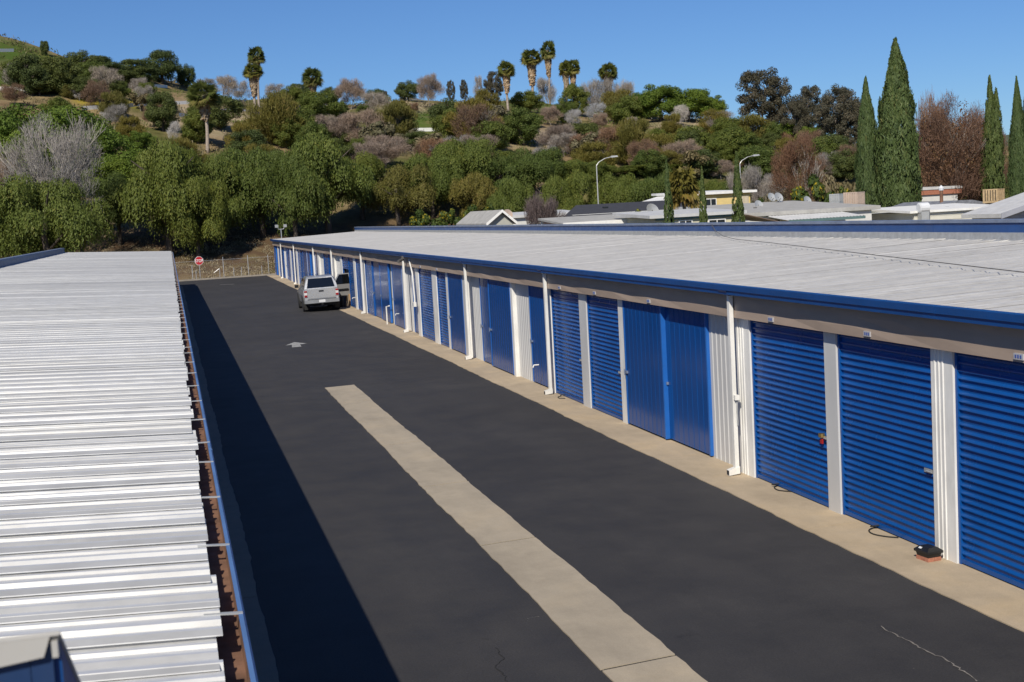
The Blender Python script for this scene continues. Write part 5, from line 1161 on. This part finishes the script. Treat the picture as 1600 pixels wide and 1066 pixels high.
def dish(px, py, Y, dia, label, base_drop=.55, dark=False, tilt=35):
    x, z = P2(px, py, Y); o = thing('satellite_dish', label, 'satellite dish', (x, Y, z - base_drop), local=True)
    r = dia / 2; vs = []; fs = []; n = 16
    for k_, rr in enumerate((0, .5, 1)):
        for j in range(n): a_ = 6.283 * j / n; vs.append((r * rr * math.cos(a_), r * .25 * (rr ** 2 - 1) * -1 + .0, r * rr * math.sin(a_) * .92))
    for k_ in range(2): fs += [(k_ * n + j, k_ * n + (j + 1) % n, (k_ + 1) * n + (j + 1) % n, (k_ + 1) * n + j) for j in range(n)]
    d_ = link('reflector', MB().add(vs, fs).mesh('d', True), 'cooler_tan' if dark else 'lamp_grey', o, (0, 0, base_drop)); d_.rotation_euler = (R_(tilt - 60), 0, R_(20))
    link('mast', MB().tube([(0, .05, -.35), (0, .08, base_drop)], .025, 6), 'wire_grey', o)
    link('feed_arm', MB().tube([(0, 0, base_drop - r * .7), (-.06, -r * 1.1, base_drop - r * .25)], .018, 5), 'wire_grey', o)
    return o
def cooler(x0, x1, y0, y1, Y, label, mat):
    xa, za = P2(x0, y1, Y); xb, zb = P2(x1, y0, Y); w_ = xb - xa; h_ = zb - za
    o = thing('rooftop_cooler', label, 'cooler', ((xa + xb) / 2, Y + w_ / 2, za), local=True); o.rotation_euler = (0, 0, R_(32)); q = w_ * .72 / 2
    link('cabinet', MB().box(-q + .03, q - .03, -q + .03, q - .03, 0, h_ - .06), 'dark_void' if mat == 'cooler_rust' else mat, o); link('lid', MB().box(-q, q, -q, q, h_ - .06, h_), mat, o); link('base_pan', MB().box(-q, q, -q, q, -.02, .10), mat, o)
    n = 6
    for f_ in range(4):
        for i in range(n):
            t = -q + 2 * q * (i + .5) / n; e = q - .005; b_ = .32 * 2 * q / n
            L_ = MB().box(t - b_, t + b_, -e - .012, -e + .02, .101, h_ - .061) if f_ == 0 else MB().box(t - b_, t + b_, e - .02, e + .012, .101, h_ - .061) if f_ == 1 else MB().box(-e - .012, -e + .02, t - b_, t + b_, .101, h_ - .061) if f_ == 2 else MB().box(e - .02, e + .012, t - b_, t + b_, .101, h_ - .061)
            link('louvre', L_, mat, o)
    link('stand', MB().box(-q + .1, q - .1, -q + .1, q - .1, -.5, -.021), 'wire_grey', o)

def gable(o, x0, xp, x1, ype, yba, Y, depth, wallmat, roofmat):
    (xa, za), (xm, zm), (xb, zb) = P2(x0, yba, Y), P2(xp, ype, Y), P2(x1, yba, Y)
    za = zb = (za + zb) / 2
    link('wall', MB().prism([(xa + .2, 0), (xb - .2, 0), (xb - .2, za - .05), (xm, zm - .18), (xa + .2, za - .05)], 'y', Y, Y + depth), wallmat, o)
    for s, xe in ((-1, xa), (1, xb)):
        link('roof', MB().hexa([(xm, Y - .3, zm - .12), (xe, Y - .3, za - .14), (xe, Y + depth, za - .14), (xm, Y + depth, zm - .12), (xm, Y - .3, zm), (xe, Y - .3, za), (xe, Y + depth, za), (xm, Y + depth, zm)]), roofmat, o)
        link('barge_board', MB().hexa([(xm, Y - .34, zm - .16), (xe, Y - .34, za - .18), (xe, Y - .301, za - .18), (xm, Y - .301, zm - .16), (xm, Y - .34, zm + .02), (xe, Y - .34, za + .02), (xe, Y - .301, za + .02), (xm, Y - .301, zm + .02)]), 'rail_white', o)
# 1 small gabled house on the left
home('mobile_home', 'small grey house with white gable edges behind the parapet', 760, 800, 84, 9, lambda o: gable(o, 758, 783, 806, 328, 348, 84, 9, 'stucco_grey', 'roof_pale'))
def h2(o):
    wall_block(o, 'wall', 800, 905, 88, 8, 338, 'stucco_white'); flat_roof(o, 798, 905, 88, 5, 337, .18, 'roof_white', .2); window(o, 866, 878, 342, 351, 88)
home('mobile_home', 'plain white mobile home behind the dark leafless tree', 800, 905, 88, 8, h2)
def h3(o):
    wall_block(o, 'wall', 895, 1052, 78, 7, 336, 'stucco_white')
    (xa, za), (xb, zb) = P2(880, 338, 77.5), P2(1072, 329, 77.5); (xc, zc), (xd, zd) = P2(900, 320, 84), P2(1075, 312, 84)
    z0 = (za + zb) / 2; z1 = (zc + zd) / 2
    link('roof', MB().hexa([(xa, 77.5, z0 - .15), (xb, 77.5, z0 - .15), (xd, 84, z1 - .15), (xc, 84, z1 - .15), (xa, 77.5, z0), (xb, 77.5, z0), (xd, 84, z1), (xc, 84, z1)]), 'roof_charcoal', o)
    x, z = P2(947, 323, 81); link('roof_vent', MB().box(x - .15, x + .15, 81, 81.3, z - .5, z), 'window_dark', o)
    (xa, za), (xb, zb) = P2(1050, 315, 82), P2(1066, 302, 82); c = link('chimney', MB().box(xa, xb, 82, 82.6, 2.5, zb), 'brick', o); link('chimney_cap', MB().box(xa - .06, xb + .06, 81.94, 82.66, zb, zb + .08), 'brick', c)
home('mobile_home', 'mobile home with charcoal shingle roof and red chimney', 890, 1060, 78, 7, h3)
def h4(o):
    (xa, za), (xb, zb) = P2(880, 349, 62), P2(1032, 341, 62); z0 = (za + zb) / 2
    link('roof', MB().hexa([(xa, 62, z0 - .1), (xb, 62, z0 - .1), (xb, 66.5, z0 + .18), (xa, 66.5, z0 + .18), (xa, 62, z0), (xb, 62, z0), (xb, 66.5, z0 + .28), (xa, 66.5, z0 + .28)]), 'roof_pale', o)
    for i in range(5): x = xa + .15 + (xb - xa - .3) * i / 4; link('post', MB().box(x - .05, x + .05, 62.1, 62.2, 0, z0 - .1), 'rail_white', o); link('post', MB().box(x - .05, x + .05, 66.2, 66.3, 0, z0 + .16), 'rail_white', o)
    link('fascia', MB().box(xa - .02, xb + .02, 61.93, 61.998, z0 - .16, z0 + .03), 'rail_white', o)
home('carport', 'pale flat carport roof on white posts in front of the charcoal roof', 880, 1032, 62, 4.5, h4)
def h5(o):
    wall_block(o, 'wall', 1024, 1152, 58, 5, 340, 'stucco_cream'); flat_roof(o, 1020, 1156, 58, 5, 337, .14, 'roof_white', .18)
    xa, za = P2(1025, 341, 57.9); xb, zb = P2(1150, 341, 57.9); link('eave_band', MB().box(xa, xb, 57.86, 57.995, za - .12, za + .06), 'trim_green', o)
    window(o, 1062, 1080, 345, 353, 58); window(o, 1108, 1132, 343, 352, 58)
    (xa, za) = P2(1156, 334, 57.5); (xb, zb) = P2(1208, 343, 57.5); link('awning', MB().hexa([(xa, 56.5, za - .10), (xb, 56.5, zb - .16), (xb, 60, zb - .06), (xa, 60, za + .05), (xa, 56.5, za - .06), (xb, 56.5, zb - .12), (xb, 60, zb - .02), (xa, 60, za + .09)]), 'awning_brown', o)
home('mobile_home', 'cream mobile home with green eave band and brown awning', 1024, 1152, 58, 8, h5)
def h6(o):
    wall_block(o, 'wall', 1086, 1172, 86, 7, 305, 'stucco_yellow'); flat_roof(o, 1080, 1174, 86, 7, 302, .16, 'rail_white', .15, .3)
    window(o, 1103, 1118, 311, 322, 86); xa, za = P2(1159, 320, 86); xb, zb = P2(1169, 306, 86); v = link('vent_panel', MB().box(xa, xb, 85.95, 85.999, za, zb), 'cooler_tan', o)
    for i in range(5): x = xa + (xb - xa) * (i + .5) / 5; link('vent_slat', MB().box(x - .02, x + .02, 85.92, 85.949, za, zb), 'stucco_cream', v)
    (xa, za), (xb, zb) = P2(1058, 312, 85), P2(1086, 303, 85); link('side_roof', MB().hexa([(xa, 85, za - .12), (xb, 85, zb - .12), (xb, 92, zb - .12), (xa, 92, za - .12), (xa, 85, za), (xb, 85, zb), (xb, 92, zb), (xa, 92, za)]), 'rail_white', o)
    x0_, _ = P2(1072, 320, 86.5); x1_, _ = P2(1086, 320, 86.5); link('side_wall', MB().box(x0_, x1_ - .01, 87.5, 92, 0, min(za, zb) - .1), 'brick', o)
home('mobile_home', 'yellow house with white roof edge and a dark window', 1080, 1172, 86, 7, h6)
def h7(o):
    wall_block(o, 'wall', 1160, 1362, 64, 9, 339, 'stucco_white'); flat_roof(o, 1152, 1368, 64, 10, 334, .2, 'roof_pale', .46, .2)
    (xa, za), (xb, zb) = P2(1232, 341, 61.5), P2(1352, 341, 61.5); n = 46; vs = []; fs = []
    for i in range(n + 1):
        x = xa + (xb - xa) * i / n; dz = .05 * (i % 2); vs += [(x, 61.5, za - .12 + dz), (x, 64.2, za + .12 + dz)]
        if i: fs.append((2 * i - 2, 2 * i, 2 * i + 1, 2 * i - 1))
    link('awning', MB().add(vs, fs), 'roof_white', o)
    link('awning_fascia', MB().box(xa, xb, 61.47, 61.495, za - .24, za - .10), 'trim_green', o)
    window(o, 1200, 1218, 343, 350, 64)
home('mobile_home', 'wide mobile home with pale flat roof and corrugated white awning', 1160, 1362, 64, 9, h7)
def h8(o):
    wall_block(o, 'wall', 1428, 1568, 62, 8, 333, 'siding_cream'); flat_roof(o, 1424, 1572, 62, 5, 330, .12, 'rail_white', .2, .2)
    xa, za = P2(1428, 333, 62); xb, _ = P2(1568, 333, 62)
    for i in range(5): link('siding_board', MB().box(xa - .01, xb + .01, 61.97, 61.998, za - .22 * (i + 1) + .015, za - .22 * i), 'siding_cream', o)
    (xc, zc), (xd, zd) = P2(1450, 322, 69), P2(1545, 320, 69); m = MB(); m.prism([(xc, 3.0), (xd, 3.0), (xd, zd), (xc + (xd - xc) * .6, zd + .35), (xc + (xd - xc) * .35, zd + .35), (xc, zd)], 'y', 68.2, 74); link('rear_roof', m, 'roof_gravel', o)
home('mobile_home', 'cream board-sided mobile home below the grey gravel roof', 1428, 1568, 62, 8, h8)
def h9(o):
    (xa, za), (xb, zb) = P2(1562, 334, 58), P2(1660, 300, 58); link('wall', MB().prism([(xa + .3, 0), (xb, 0), (xb, zb - .1), (xa + .3, za - .1)], 'y', 58, 60.8), 'wall_blue_grey', o)
    link('roof', MB().hexa([(xa - .2, 57.6, za - .2), (xb, 57.6, zb - .12), (xb, 61, zb - .12), (xa - .2, 61, za - .2), (xa - .2, 57.6, za), (xb, 57.6, zb + .08), (xb, 61, zb + .08), (xa - .2, 61, za)]), 'roof_white', o)
    link('barge_board', MB().hexa([(xa - .2, 57.55, za - .24), (xb, 57.55, zb - .16), (xb, 57.595, zb - .16), (xa - .2, 57.595, za - .24), (xa - .2, 57.55, za + .02), (xb, 57.55, zb + .1), (xb, 57.595, zb + .1), (xa - .2, 57.595, za + .02)]), 'wall_blue_grey', o)
home('mobile_home', 'blue-grey gabled mobile home with a white sloping roof edge', 1562, 1660, 58, 8, h9)
def h10(o):
    wall_block(o, 'wall', 1440, 1496, 92, 6, 302, 'stucco_white'); flat_roof(o, 1438, 1498, 92, 6, 296, .45, 'brick', .1, .15); flat_roof(o, 1438, 1498, 92, 6, 293.5, .2, 'roof_white', .1, .2, 'roof_coping')
home('mobile_home', 'distant low house with a red tile band under the red-brown tree', 1440, 1496, 92, 6, h10)
tk = P2(1446, 331, 61.5); tank = thing('water_tank', 'small white rounded tank on the edge of the cream home', 'tank', (tk[0], 61.7, tk[1] - .6), local=True)
link('drum', fix_normals(MB().tube([(-.28, 0, .8), (-.24, 0, .8), (.24, 0, .8), (.28, 0, .8)], [.2, .28, .28, .2], 14).mesh('d')), 'label_white', tank); link('cradle', MB().box(-.22, .22, -.2, .2, 0, .6), 'lamp_grey', tank)
vp = P2(1526, 312, 66); o = thing('roof_flue', 'rusty flue pipe with a white cap on the gravel roof', 'flue', (vp[0], 69.5, vp[1] - 1.6), local=True); link('pipe', MB().tube([(0, 0, 0), (0, 0, 2.2)], .10, 8), 'rust_brown', o); link('cap', MB().tube([(0, 0, 2.2), (0, 0, 2.35), (0, 0, 2.5)], [.13, .16, .02], 8), 'label_white', o)
for o_, spots in ((bpy.data.objects['mobile_home.005'], [(1180, 328, 68), (1240, 326, 70), (1290, 328, 69), (1345, 330, 68)]), (bpy.data.objects['mobile_home.003'], [(1045, 334, 60), (1125, 333, 60)]), (bpy.data.objects['mobile_home.006'], [(1480, 327, 64), (1540, 326, 64)])):
    for px, py, Y in spots:
        x, z = P2(px, py, Y); link('vent_pipe', MB().tube([(x, Y, z - .5), (x, Y, z + .05), (x, Y, z + .06), (x, Y, z + .14)], [.05, .05, .10, .10], 7), 'wire_grey', o_)
cooler(1303, 1325, 302, 318, 70, 'white rooftop cooler beside a larger tan one', 'lamp_grey')
cooler(1328, 1358, 299, 322, 68, 'large tan rooftop cooler with grilled sides', 'cooler_tan')
cooler(1548, 1578, 294, 317, 66, 'rust-streaked slatted rooftop cooler above the cream home', 'cooler_rust')
dish(794, 334, 84, .7, 'dark satellite dish on the small grey gabled house', dark=True)
dish(1020, 328, 66, .8, 'pale satellite dish lying low beside the carport roof')
dish(1072, 316, 66, .62, 'white satellite dish above the cream mobile home', .7)
dish(1186, 320, 70, .62, 'satellite dish at the near edge of the pale flat roof', .7)
dish(1206, 308, 74, .62, 'grey satellite dish of the side-by-side pair', .8)
dish(1217, 308, 73, .66, 'lighter satellite dish of the side-by-side pair', .8)
dish(1262, 313, 75, .62, 'small satellite dish before the citrus tree')
